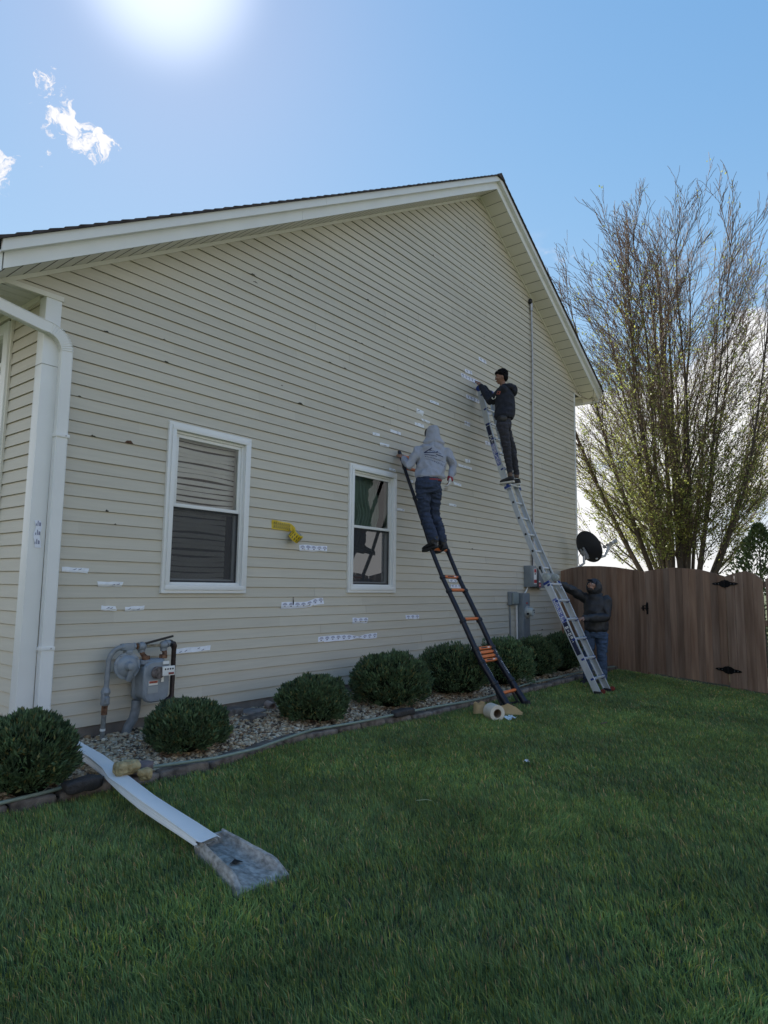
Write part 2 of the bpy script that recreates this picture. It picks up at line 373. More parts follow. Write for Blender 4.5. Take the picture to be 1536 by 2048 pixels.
# shingled roof with jagged courses
q = MB()
for sg, xe in ((-1, 1.86), (1, 14.97)):
    S_ = SLL if sg < 0 else SLR; cx = math.cos(math.atan(S_)); n = int(abs(xe - XA) / (.143 * cx)); xs_ = [XA + (xe - XA) * i / n for i in range(n + 1)]
    for i in range(n):
        a, b = xs_[i], xs_[i + 1]; jb = rnd.uniform(-.003, .003)
        za, zb = zroof(a) + .235, zroof(b) + .235
        pr_ = [(a, -OV - .115, za), (b, -OV - .115, zb), (b, -OV - .115, zb + .029 + jb), (a, -OV - .115, za + .018)]
        q.prism(pr_, (0, DEP + .9, 0))
q.prism([(XA - .14, -OV - .12, zroof(XA - .14) + .255), (XA + .14, -OV - .12, zroof(XA + .14) + .255), (XA + .14, -OV - .12, zroof(XA + .14) + .267), (XA, -OV - .12, ZA + .275), (XA - .14, -OV - .12, zroof(XA - .14) + .267)], (0, DEP + .9, 0))
q.build('roof', shing, house)

# windows
glass = bpy.data.materials.new('window_glass'); glass.use_nodes = True
t = glass.node_tree; b = t.nodes['Principled BSDF']; o_ = t.nodes['Material Output']
gl = t.nodes.new('ShaderNodeBsdfGlossy'); gl.inputs['Roughness'].default_value = .01
tp = t.nodes.new('ShaderNodeBsdfTransparent'); tp.inputs[0].default_value = (.80, .84, .84, 1)
fr = t.nodes.new('ShaderNodeFresnel'); fr.inputs['IOR'].default_value = 1.6
co = t.nodes.new('ShaderNodeTexCoord'); nz = t.nodes.new('ShaderNodeTexNoise'); nz.inputs['Scale'].default_value = 2.2; t.links.new(co.outputs['Object'], nz.inputs['Vector'])
bp = t.nodes.new('ShaderNodeBump'); bp.inputs['Strength'].default_value = .05; bp.inputs['Distance'].default_value = .006; t.links.new(nz.outputs[0], bp.inputs['Height']); t.links.new(bp.outputs[0], gl.inputs['Normal'])
ms = t.nodes.new('ShaderNodeMixShader'); t.links.new(fr.outputs[0], ms.inputs[0]); t.links.new(tp.outputs[0], ms.inputs[1]); t.links.new(gl.outputs[0], ms.inputs[2]); t.links.new(ms.outputs[0], o_.inputs[0])
screen = bpy.data.materials.new('insect_screen'); screen.use_nodes = True; t = screen.node_tree; b = t.nodes['Principled BSDF']; b.inputs['Base Color'].default_value = (.04, .043, .048, 1); b.inputs['Roughness'].default_value = .7
tp = t.nodes.new('ShaderNodeBsdfTransparent'); ms = t.nodes.new('ShaderNodeMixShader'); ms.inputs[0].default_value = .60; t.links.new(tp.outputs[0], ms.inputs[1]); t.links.new(b.outputs[0], ms.inputs[2]); t.links.new(ms.outputs[0], t.nodes['Material Output'].inputs[0])
blindm = M('blind_slats', (.86, .82, .80), .5, var=.06, scale=4)
curtm = M('green_curtain', (.24, .33, .29), .85, var=.2, scale=30, stretch=(1, 1, .1))
def ring(q, x0, x1, z0, z1, w_, y0, y1, wb=None):
    wb = wb or w_
    q.bx(x0, x1, y0, y1, z1 - w_, z1); q.bx(x0, x1, y0, y1, z0, z0 + wb)
    q.bx(x0, x0 + w_, y0, y1, z0 + wb, z1 - w_); q.bx(x1 - w_, x1, y0, y1, z0 + wb, z1 - w_)
def make_window(x0, x1, z0, z1, kind):
    q = MB(); q.bx((x0 + x1) / 2 - .01, (x0 + x1) / 2 + .01, .03, .05, z0 + .05, z0 + .06)
    wnd = MB(); ring(wnd, x0, x1, z0, z1, .035, -.042, .01); ring(wnd, x0 + .0352, x1 - .0352, z0 + .0352, z1 - .0352, .045, -.055, .012, .05)
    wo = wnd.build('window', white, house, bevel=.003)
    a0, a1, b0, b1 = x0 + .0802, x1 - .0802, z0 + .0854, z1 - .0802
    fr_ = MB(); ring(fr_, a0, a1, b0, b1, .028, -.015, .118); fr_.build('window_frame', vinylw, wo, bevel=.002)
    c0, c1, d0, d1 = a0 + .0285, a1 - .0285, b0 + .0285, b1 - .0285; mid = (d0 + d1) / 2 + .005
    s = MB(); ring(s, c0, c1, mid, d1, .036, .0, .032); up_ = s.build('upper_sash', vinylw, wo, bevel=.002)
    s = MB(); ring(s, c0, c1, d0, mid + .035, .036, .040, .074); lo_ = s.build('lower_sash', vinylw, wo, bevel=.002)
    s = MB(); s.add([(c0 + .03, .016, mid + .03), (c1 - .03, .016, mid + .03), (c1 - .03, .016, d1 - .03), (c0 + .03, .016, d1 - .03)], [(0, 1, 2, 3)]); s.build('pane', glass, up_)
    s = MB(); s.add([(c0 + .03, .057, d0 + .03), (c1 - .03, .057, d0 + .03), (c1 - .03, .057, mid + .01), (c0 + .03, .057, mid + .01)], [(0, 1, 2, 3)]); s.build('pane', glass, lo_)
    s = MB(); ring(s, c0 + .001, c1 - .001, d0, mid - .002, .018, .012, .022); s.add([(c0, .017, d0), (c1, .017, d0), (c1, .017, mid), (c0, .017, mid)], [(0, 1, 2, 3)])
    sc_ = s.build('insect_screen', screen, wo)
    # dark room behind
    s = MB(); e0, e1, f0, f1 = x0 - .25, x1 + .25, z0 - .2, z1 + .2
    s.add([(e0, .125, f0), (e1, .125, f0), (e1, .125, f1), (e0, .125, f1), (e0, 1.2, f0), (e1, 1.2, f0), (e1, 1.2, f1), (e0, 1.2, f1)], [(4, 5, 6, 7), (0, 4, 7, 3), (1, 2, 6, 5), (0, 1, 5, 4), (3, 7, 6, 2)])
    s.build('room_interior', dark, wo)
    if kind == 'blind':
        s = MB(); n = 27; dz = (d1 - d0 + .02) / n
        for i in range(n):
            zc = d0 + dz * (i + .5); tl = .045 if i % 1 == 0 else 0; nx = 10; vs = []
            sag = .010 * math.sin(i * .55) + .006 * math.sin(i * 1.9)
            for j in range(nx + 1):
                x = c0 - .02 + (c1 - c0 + (.04 if i > n / 2 - 1 else -.07)) * j / nx; u = j / nx
                zz = zc - sag * math.sin(math.pi * u) * 1.5 + .004 * math.sin(i * 2.3) * u
                vs += [(x, .116, zz - dz * .42), (x, .112, zz), (x, .122, zz + dz * .42)]
            fs = []
            for j in range(nx): o = j * 3; fs += [(o, o + 3, o + 4, o + 1), (o + 1, o + 4, o + 5, o + 2)]
            s.add(vs, fs)
        s.build('blind', blindm, wo, smooth=True)
    else:
        s = MB(); nx, nz_ = 90, 30; vs = []
        for j in range(nz_ + 1):
            v = j / nz_; z = d0 - .05 + (d1 - d0 + .1) * v
            l_ = c0 + (.05 + .12 * math.exp(-((v - .62) / .12) ** 2) + .012 * math.sin(v * 31)); r_ = c1 - (.05 + .05 * math.sin(v * 9) ** 2 + .01 * math.sin(v * 37))
            for i in range(nx + 1):
                u = i / nx; vs.append((l_ + (r_ - l_) * u, .16 + .018 * math.sin(u * 58 + .8 * math.sin(v * 3)) + .008 * math.sin(u * 23), z))
        fs = [(j * (nx + 1) + i, j * (nx + 1) + i + 1, (j + 1) * (nx + 1) + i + 1, (j + 1) * (nx + 1) + i) for j in range(nz_) for i in range(nx)]
        s.add(vs, fs); s.build('curtain', curtm, wo, smooth=True)
        s = MB(); s.add([(c0 - .05, .30, d0), (c1 + .05, .30, d0), (c1 + .05, .30, d1), (c0 - .05, .30, d1)], [(0, 1, 2, 3)]); s.build('sheer_curtain', M('sheer_fabric', (.20, .23, .26), .8, var=.25, scale=5), wo)
    return wo
w1 = make_window(*WIN[0], 'blind'); w1['label'] = 'left window with bowed white blinds'
w2 = make_window(*WIN[1], 'curtain'); w2['label'] = 'right window with green curtain'
# front window / glazed bay on the street side
q = MB(); y0, y1 = .70, 3.2
q.bx(XL - .045, XL + .05, y0, y0 + .11, .2, ZLE - .09); q.bx(XL - .045, XL + .05, y1 - .11, y1, .2, ZLE - .09); q.bx(XL - .043, XL + .05, y0 + .11, y1 - .11, ZLE - .2, ZLE - .09)
q.bx(XL - .043, XL + .05, y0 + .11, y1 - .11, 3.12, 3.28); q.bx(XL - .04, XL + .04, y0 + .11, y1 - .11, .2, 3.12)
q.bx(XL - .028, XL + .04, y0 + .11, y1 - .11, 3.56, 3.60)
fw = q.build('front_window', vinylw, house)
q = MB(); q.add([(XL, y0 + .1, 3.27), (XL, y1 - .1, 3.27), (XL, y1 - .1, ZLE - .19), (XL, y0 + .1, ZLE - .19)], [(0, 1, 2, 3)]); q.build('pane', glass, fw)
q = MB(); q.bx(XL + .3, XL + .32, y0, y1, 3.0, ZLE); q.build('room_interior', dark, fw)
q = MB(); q.bx(XL - .03, XL - .008, y0 - .035, y0 - .001, .2, ZLE - .06); q.build('frieze_trim', trimb, house)
# down pipe
def rectpipe(q, pts, w_, h_, wv, r=.25):
    pts = [Vector(p) for p in pts]; rings = []; wv = Vector(wv)
    for i, p in enumerate(pts):
        a = (pts[min(i + 1, len(pts) - 1)] - pts[max(i - 1, 0)]).normalized(); n_ = wv; s_ = a.cross(n_).normalized()
        c = []
        for (sx, sy) in ((-1, -1), (1, -1), (1, 1), (-1, 1)):
            for (ex, ey) in (((1 - r) * sx, sy), (sx, (1 - r) * sy)) if sx * sy > 0 else ((sx, (1 - r) * sy), ((1 - r) * sx, sy)):
                c.append(p + s_ * ex * w_ / 2 + n_ * ey * h_ / 2)
        rings.append(c)
    q.loft(rings)
q = MB(); cen = Vector((2.505, -.075, 3.60)); arc = []
PY = -.058; pts = [(1.80, PY, 3.845), (2.40, PY, 3.738)]
for i in range(9): pts.append((2.43 + .188 * math.sin(R(8) + R(82) * i / 8), PY, 3.545 + .190 * math.cos(R(8) + R(82) * i / 8)))
pts += [(2.620, PY, 3.44), (2.632, PY, .95)]
rectpipe(q, pts, .104, .074, (0, 1, 0), .12)
q2 = MB(); rectpipe(q2, [(2.632, PY, .95), (2.636, PY, .30)], .110, .080, (0, 1, 0), .12)
dp = q.build('down_pipe', white, house, smooth=True, auto=40); q2.build('lower_pipe', white, dp)
for i in range(13):
    t_ = i / 12; a = R(10) + R(80) * t_
    if i % 1 == 0:
        pass
q = MB()
for i in range(12):
    a = R(14 + 6.3 * i); c = Vector((2.43 + .189 * math.sin(a), PY, 3.545 + .189 * math.cos(a))); rad = Vector((math.sin(a), 0, math.cos(a))); tan_ = Vector((math.cos(a), 0, -math.sin(a)))
    q.box(c, (.005, .078, .107), (tan_, Vector((0, 1, 0)), rad))
q.build('elbow_ribs', white, dp)
for zz in (2.78, .93):
    q = MB(); q.bx(2.568, 2.688, -.100, -.012, zz, zz + .03); so_ = q.build('strap', white, dp, bevel=.002)
    q = MB(); q.tube([(2.655, -.100, zz + .015), (2.655, -.104, zz + .015)], .006, 8); q.build('screw', galv, so_)
# cracks left by hail
CR = [(3.3, 2.87, .09), (3.62, 4.03, .03), (4.74, 5.13, .09), (4.78, 5.07, .07), (5.33, 5.37, .08), (6.84, 5.62, .06), (5.56, 3.78, .09), (5.25, 3.93, .035), (5.68, 4.71, .02), (6.59, 4.92, .05), (6.72, 4.92, .05), (9.35, 7.14, .05), (10.17, 7.91, .07), (9.79, 7.44, .05), (9.57, 6.79, .03), (9.7, 6.99, .03), (10.17, 7.12, .03), (9.98, 6.54, .05), (9.64, 6.08, .09), (10.16, 6.1, .05), (10.85, 6.32, .04), (11.66, 7.21, .05), (12.38, 5.31, .05), (8.56, 6.07, .04), (8.48, 6.98, .04), (11.28, 6.53, .05), (13.19, 5.17, .06), (13.05, 4.26, .05), (12.68, 3.54, .07), (13.09, 3.34, .06), (13.62, 3.67, .07), (12.86, 3.31, .06), (9.62, 2.31, .07), (9.71, 2.18, .05), (12.55, 1.11, .03), (12.42, .66, .08), (7.33, 5.39, .03), (6.38, 4.46, .05), (6.08, 4.46, .05), (6.72, 4.23, .03), (7.23, 4.12, .04), (3.66, 3.78, .05), (2.94, 2.86, .05), (2.79, 3.2, .03), (3.0, 3.9, .05), (3.21, 2.09, .02), (3.12, 2.17, .03), (5.54, 1.45, .09)]
for i, (x, z, s) in enumerate(CR):
    k = math.floor(z / H - 2); f = (z / H - 2) - k; cr = ngz(i)
    vert = s > .085 and i == len(CR) - 1
    if f > .75: k += 1; f = .02
    zb = Z(k) + (f if f > .3 else .0) * H; n = 6; q = MB(); vs = []
    hh = .010 + .014 * cr.random() + (.022 if i == 0 else 0)
    for j in range(n + 1):
        u = j / n; env = math.sin(math.pi * u) ** .6
        x_ = x + (u - .5) * s * (.16 if vert else 1) ; h1 = hh * env * cr.uniform(.3, 1.1)
        if vert: zz0 = Z(10) - .105 + .0; zz1 = Z(10) - .005; vs += [(x + .012 * (cr.random() - .5), lapy(.1) - .003, zz0 + (zz1 - zz0) * u), (x + .004 + .012 * env, lapy(.9 * u) - .003, zz0 + (zz1 - zz0) * u)]
        else: vs += [(x_, lapy(min(1, (zb - Z(k)) / H)) - .0028, zb - .001), (x_ + cr.uniform(-.002, .002), lapy(min(1, (zb + h1 - Z(k)) / H)) - .0028, zb + h1 + .001)]
    q.add(vs, [(2 * j, 2 * j + 2, 2 * j + 3, 2 * j + 1) for j in range(n)])
    q.build('siding_crack', M('torn_sheathing', (.10, .05, .03), .95, var=.4, scale=60) if i == 0 else hole, gable)
# ------------------------------------------------------------------ fence and gate
wood = M('brown_stained_cedar', (.29, .17, .115), .8, var=.30, scale=2.2, bump=.5, bscale=35, stretch=(6, 6, .55), attr='tint', detail=9, col2=(.38, .25, .18))
def set_tint(o, cols):
    me = o.data; at = me.color_attributes.new('tint', 'FLOAT_COLOR', 'POINT'); at.data.foreach_set('color', np.array(cols, np.float32).ravel())
FA = Vector((13.375, -.02, 0)); FB = Vector((11.1, -4.155, 0)); FL = (FB - FA).length; fd = (FB - FA).normalized(); fn = Vector((-fd.y, fd.x, 0)); fn = -fn if fn.x > 0 else fn
def ftop(y): return float(np.interp(-y, [0, .35, .70, 1.1, 1.46, 1.8, 2.125, 2.135, 2.4, 2.73, 3.18, 3.45, 3.60, 3.75, 3.92, 4.05, 4.155], [1.895, 1.955, 1.985, 1.975, 1.945, 1.895, 1.850, 1.852, 1.885, 1.905, 1.862, 1.79, 1.742, 1.79, 1.822, 1.78, 1.69]))
def yat(s): return (FA + fd * s).y
def fence_run(s0, s1, name, parent, seed):
    q = MB(); cols = []; r_ = ngz(seed); n = max(1, round((s1 - s0) / .142)); bw = (s1 - s0) / n
    for i in range(n):
        a, b = s0 + bw * i, s0 + bw * (i + 1); gap = .0034 + (.004 if r_.random() < .25 else 0); tone = r_.uniform(.74, 1.18); warm = r_.uniform(-.06, .06)
        th = .017; jd = r_.uniform(-.003, .003); zb = (.06 if name == 'boards' and seed == 2 else .04) + r_.uniform(-.008, .012); sl = r_.uniform(-.002, .002)
        k = 5; vs = []
        for z_i in range(2):
            for j in range(k + 1):
                s_ = a + gap + (b - a - 2 * gap) * j / k + (sl if z_i else 0)
                for dd in (0, th):
                    p = FA + fd * s_ + fn * (dd + jd); vs.append((p.x, p.y, zb if z_i == 0 else ftop(yat(s_)) + .0))
        m_ = 2 * (k + 1); fs = []
        for j in range(k):
            o = 2 * j; fs += [(o, o + 2, m_ + o + 2, m_ + o), (o + 1, m_ + o + 1, m_ + o + 3, o + 3), (m_ + o, m_ + o + 2, m_ + o + 3, m_ + o + 1), (o, o + 1, o + 3, o + 2)]
        fs += [(0, m_, m_ + 1, 1), (2 * k, 2 * k + 1, m_ + 2 * k + 1, m_ + 2 * k)]
        q.add(vs, fs); cols += [(tone * (1 + warm), tone, tone * (1 - warm), 1)] * len(vs)
    o = q.build(name, wood, parent); set_tint(o, cols); return o
def rails(s0, s1, parent, zs=(.35, 1.05, 1.62), inset=.0):
    q = MB()
    for z in zs:
        a = FA + fd * s0 - fn * .045; b = FA + fd * s1 - fn * .045; q.box(((a.x + b.x) / 2, (a.y + b.y) / 2, z), ((b - a).length, .038, .088), (fd, fn, Vector((0, 0, 1))))
    return q
def mk_rail(q, parent, name='rail'):
    o = q.build(name, wood, parent); set_tint(o, [(1, 1, 1, 1)] * len(o.data.vertices)); return o
def sy(y): return (FA.y - y) / -fd.y if False else (y - FA.y) / fd.y
S1, S2 = sy(-2.13), sy(-3.60)
fe = empty('fence', FA, 'brown board fence between the house wall and its gate, with an arched top', 'fence')
fence_run(0.0, S1 - .006, 'boards', fe, 1)
for z in (.35, 1.05, 1.62): mk_rail(rails(0, S1, fe, (z,)), fe)
gt = empty('fence_gate', FA + fd * S1, 'brown board gate with black latch and two black strap hinges', 'gate')
fence_run(S1 + .006, S2 - .004, 'boards', gt, 2)
for z in (.30, .98, 1.58): mk_rail(rails(S1 + .02, S2 - .02, gt, (z,)), gt)
fe2 = empty('fence', FA + fd * S2, 'short brown fence panel right of the gate hinges', 'fence')
fence_run(S2 + .004, FL, 'boards', fe2, 3)
for z in (.35, 1.05, 1.62): mk_rail(rails(S2, FL, fe2, (z,)), fe2)
def post(s, parent, off=-.11):
    p = FA + fd * s + fn * off; q = MB(); q.box((p.x, p.y, .8), (.09, .09, 1.6), (fd, fn, Vector((0, 0, 1)))); mk_rail(q, parent, 'post')
post(.06, fe); post(S1 - .05, fe); post(S2 + .06, fe2)
iron = M('black_iron', (.013, .013, .016), .45, .6, var=.2, scale=30)
def strap_hinge(s, z, parent):
    q = MB(); prof = [(-.235, .006), (-.20, .017), (-.10, .027), (-.055, .052), (0, .058), (.055, .052), (.10, .027), (.20, .017), (.235, .006)]
    a = []; 
    P = lambda u, v, d_: FA + fd * (s + u) + fn * (.0215 + d_) + Vector((0, 0, z + v))
    top = [P(u, v, 0) for u, v in prof]; bot = [P(u, -v, 0) for u, v in reversed(prof)]
    q.prism(top + bot, fn * .005)
    h = q.build('hinge', iron, parent)
    q = MB(); q.tube([P(0, -.062, .008), P(0, .062, .008)], .009, 10); q.build('hinge_pin', iron, h)
    for u in (-.17, -.11, .11, .17): q = MB(); q.tube([P(u, 0, .005), P(u, 0, .010)], .008, 8); q.build('bolt', M('bolt_steel', (.2, .2, .22), .4, .8), h)
strap_hinge(S2, 1.628, gt); strap_hinge(S2, .30, gt)
q = MB(); P = lambda u, v, d_: FA + fd * (S1 + u) + fn * (.0215 + d_) + Vector((0, 0, 1.19 + v))
ax = (fd, fn, Vector((0, 0, 1)))
q.box(P(.05, .0, .004), (.035, .006, .21), ax); q.box(P(-.005, 0, .010), (.17, .010, .018), ax); q.box(P(-.05, .0, .004), (.03, .008, .09), ax); q.box(P(.02, .045, .006), (.10, .006, .014), ax)
q.tube([P(.05, .085, .01), P(.05, .06, .032), P(.05, -.02, .036), P(.05, -.06, .01)], .007, 8)
q.build('latch', iron, gt)
# short return run of the fence
FA0, fd0, fn0 = FA.copy(), fd.copy(), fn.copy()
FA = Vector((11.112, -4.18, 0)); fd = Vector((.30, -1, 0)).normalized(); fn = Vector((fd.y, -fd.x, 0)); fn = fn if fn.x < 0 else -fn
old = ftop
ftop = lambda y: float(np.interp(-y, [4.18, 4.6, 5.0, 5.5, 6.3], [1.70, 1.82, 1.87, 1.82, 1.70]))
fe3 = empty('fence', FA, 'lighter brown fence run turning towards the photographer at the right edge', 'fence')
fence_run(0, 2.1, 'boards', fe3, 4); mk_rail(rails(0, 2.1, fe3, (.35,)), fe3); mk_rail(rails(0, 2.1, fe3, (1.62,)), fe3)
FA, fd, fn, ftop = FA0, fd0, fn0, old

# ------------------------------------------------------------------ trees
bark = M('grey_bark', (.085, .068, .052), .9, var=.35, scale=14, bump=.6, bscale=40, stretch=(1, 1, .3))
twigm = M('twig_bark', (.15, .105, .075), .85, var=.3, scale=5)
leafm = M('spring_leaves', (.24, .32, .085), .6, var=.3, scale=2.0, trans=.5, col2=(.36, .36, .10))
def cone(q, p0, p1, r0, r1, n=4):
    q.tube([p0, p1], [r0, r1], n, cap=False)
def np_tube_mesh(segs, n):
    """segs: list of (p0, p1, r0, r1) -> one mesh, vectorised"""
    A = np.array([s[0] for s in segs], float); B = np.array([s[1] for s in segs], float); r0 = np.array([s[2] for s in segs]); r1 = np.array([s[3] for s in segs])
    d_ = B - A; d_ /= np.linalg.norm(d_, axis=1)[:, None] + 1e-9; h = np.where(np.abs(d_[:, 2:3]) < .9, [[0, 0, 1.]], [[1., 0, 0]]); u = np.cross(d_, h); u /= np.linalg.norm(u, axis=1)[:, None]; v = np.cross(d_, u)
    V = []
    for P_, r_ in ((A, r0), (B, r1)):
        for j in range(n):
            t_ = 2 * math.pi * j / n; V.append(P_ + (u * math.cos(t_) + v * math.sin(t_)) * r_[:, None])
    V = np.stack(V, 1).reshape(-1, 3); base = np.arange(len(segs))[:, None] * 2 * n
    F = np.concatenate([np.stack([base[:, 0] + j, base[:, 0] + (j + 1) % n, base[:, 0] + n + (j + 1) % n, base[:, 0] + n + j], 1) for j in range(n)])
    return V, F
def np_mesh(name, V, F, m, parent=None, base=(0, 0, 0), label=None, cat=None, group=None, kind=None, smooth=False, tint=None):
    me = bpy.data.meshes.new(name); o = bpy.data.objects.new(name, me); C.objects.link(o)
    off = wloc(parent) if parent is not None else Vector(base)
    if parent is not None: o.parent = parent
    else: o.location = off
    V = np.asarray(V, np.float32) - np.array(off, np.float32); F = np.asarray(F, np.int32); k = F.shape[1]
    me.vertices.add(len(V)); me.vertices.foreach_set('co', V.ravel()); me.loops.add(F.size); me.loops.foreach_set('vertex_index', F.ravel())
    me.polygons.add(len(F)); me.polygons.foreach_set('loop_start', np.arange(0, F.size, k, dtype=np.int32)); me.polygons.foreach_set('loop_total', np.full(len(F), k, np.int32))
    if smooth: me.polygons.foreach_set('use_smooth', np.ones(len(F), bool))
    me.update(calc_edges=True); me.materials.append(m)
    if tint is not None:
        at = me.color_attributes.new('tint', 'FLOAT_COLOR', 'POINT'); at.data.foreach_set('color', np.asarray(tint, np.float32).ravel())
    return tag(o, label, cat, group, kind)
def leaves_mesh(P, size, rs, up_bias=.3, aspect=.6):
    n = len(P); a = rs.normal(size=(n, 3)); a[:, 2] += up_bias; a /= np.linalg.norm(a, axis=1)[:, None]; b = rs.normal(size=(n, 3)); b = np.cross(a, b); b /= np.linalg.norm(b, axis=1)[:, None]
    s = size * rs.uniform(.6, 1.3, (n, 1)); a = a * s; b = b * s * aspect
    V = np.stack([P - a * .1, P + a * .45 + b * .5, P + a, P + a * .45 - b * .5], 1).reshape(-1, 3); F = np.arange(n * 4).reshape(-1, 4); return V, F
def big_tree(base, height, nst, seed, label, leafn, spread=.42, low=.3):
    r_ = ngz(seed); rs = np.random.RandomState(seed); S0, S1_, S2_ = [], [], []; tips = []
    root = Vector(base)
    def grow(p, d_, length, rad, lvl):
        n = {0: 22, 1: 9, 2: 5, 3: 3}[lvl]; sl = length / n; pts = [p]; q = p.copy(); dd = d_.copy(); wob = {0: .022, 1: .06, 2: .11, 3: .13}[lvl]
        for i in range(n):
            t_ = i / n; dd = (dd + Vector((r_.gauss(0, wob), r_.gauss(0, wob), r_.gauss(0, wob * .5) + (.035 if lvl else .03)))).normalized()
            q2 = q + dd * sl; ra, rb = rad * (1 - t_ * .86), rad * (1 - (i + 1) / n * .86)
            (S0 if lvl == 0 else S1_ if lvl == 1 else S2_).append((tuple(q), tuple(q2), ra, rb)); 
            if lvl >= 1: tips.append((tuple(q2), lvl))
            q = q2; pts.append(q.copy())
            if lvl < 3:
                nb_ = {0: (r_.random() < .95) + (r_.random() < .25), 1: 1 , 2: r_.random() < .8}[lvl]
                if (lvl == 0 and i < 3) : nb_ = 0
                for _ in range(int(nb_)):
                    ph = r_.uniform(0, 2 * math.pi); u, v = frame_of(dd); side = u * math.cos(ph) + v * math.sin(ph)
                    ang = r_.uniform(.34, .62) if lvl == 0 else r_.uniform(.35, .7)
                    out_ = Vector((q.x - root.x, q.y - root.y, 0)); out_ = out_.normalized() * .35 if out_.length > .1 else Vector((0, 0, 0))
                    nd = (dd * math.cos(ang) + side * math.sin(ang) + out_ + Vector((0, 0, .25))).normalized()
                    ln = {0: (.35 + .75 * math.sin(math.pi * min(1, .12 + t_ * .80))) * height * .185 * r_.uniform(.6, 1.2), 1: length * r_.uniform(.30, .52), 2: length * r_.uniform(.35, .55)}[lvl]
                    grow(q, nd, ln, rb * {0: .42, 1: .5, 2: .55}[lvl] if lvl else max(.012, rb * .38), lvl + 1)
    for i in range(nst):
        az = 2 * math.pi * i / nst + r_.uniform(-.25, .25); lean = spread * (.16 + .34 * (i % 4)) * r_.uniform(.85, 1.1) if i else .03
        d_ = Vector((math.sin(lean) * math.cos(az), math.sin(lean) * math.sin(az), math.cos(lean)))
        ln = height * r_.uniform(.86, 1.0) * (1 - .22 * lean)
        grow(root + Vector((.16 * math.cos(az), .16 * math.sin(az), .5)), d_, ln, r_.uniform(.045, .085) if i else .17, 0)
    t_ = empty('tree', base, label, 'tree')
    q = MB(); q.tube([root + Vector((0, 0, -.2)), root + Vector((0, 0, .9))], [.42, .30], 14); V = np.array(q.v); 
    V0, F0 = np_tube_mesh(S0, 7); k = np_tube_mesh([(tuple(root - Vector((0, 0, .1))), tuple(root + Vector((0, 0, .8))), .40, .28)], 7)
    F0 = np.concatenate([F0, k[1] + len(V0)]); V0 = np.concatenate([V0, k[0]])
    np_mesh('trunk', V0, F0, bark, t_, smooth=True)
    V1, F1 = np_tube_mesh(S1_, 4); np_mesh('branches', V1, F1, bark, t_, kind=None)
    S2b = [(a, b, max(c, .0055), max(e, .0040)) for a, b, c, e in S2_]
    V2, F2 = np_tube_mesh(S2b, 3); np_mesh('twigs', V2, F2, twigm, t_)
    tp_ = np.array([p for p, l in tips]); z = (tp_[:, 2] - base[2]) / height
    wgt = np.clip(1.22 - z * 1.3, .05, 1) ** 1.4; wgt /= wgt.sum(); idx = rs.choice(len(tp_), leafn, p=wgt)
    P_ = np.repeat(tp_[idx] + rs.normal(size=(leafn, 3)) * .04, 3, 0) + rs.normal(size=(leafn * 3, 3)) * .035
    V3, F3 = leaves_mesh(P_, .055, rs, 0); np_mesh('leaves', V3, F3, leafm, t_)
    return t_
big_tree((17.65, -1.35, 0), 10.3, 21, 11, 'tall many stemmed tree with small spring leaves behind the fence', 17000, spread=.47)
big_tree((19.0, -5.05, 0), 7.5, 3, 5, 'thin young tree at the right edge beyond the fence', 1500, spread=.3)
def conifer(base, h, rad, label, seed, name='evergreen_tree'):
    rs = np.random.RandomState(seed); n = 5200; z = rs.uniform(0, 1, n) ** 1.1; a = rs.uniform(0, 2 * np.pi, n); r_ = rad * (1 - z) ** .7 * rs.uniform(.55, 1.05, n) * (1 + .18 * np.sin(a * 5 + z * 9))
    P_ = np.stack([base[0] + r_ * np.cos(a), base[1] + r_ * np.sin(a), base[2] + .2 + z * h], 1)
    d_ = np.stack([np.cos(a), np.sin(a), np.full(n, .9)], 1) + rs.normal(size=(n, 3)) * .5; d_ /= np.linalg.norm(d_, axis=1)[:, None]; s = rs.uniform(.05, .13, (n, 1)); b = np.cross(d_, rs.normal(size=(n, 3))); b /= np.linalg.norm(b, axis=1)[:, None]
    V = np.stack([P_, P_ + d_ * s * .5 + b * s * .22, P_ + d_ * s, P_ + d_ * s * .5 - b * s * .22], 1).reshape(-1, 3)
    t_ = empty(name, base, label, 'tree'); np_mesh('crown', V, np.arange(n * 4).reshape(-1, 4), M('conifer_green', (.10, .14, .05), .7, var=.4, scale=4, trans=.2), t_)
    q = MB(); q.tube([base, (base[0], base[1], base[2] + h * .9)], [.07, .01], 8); q.build('trunk', bark, t_)
conifer((16.2, -3.35, 0), 2.75, 1.0, 'dark evergreen poking above the gate beside the big tree', 4)

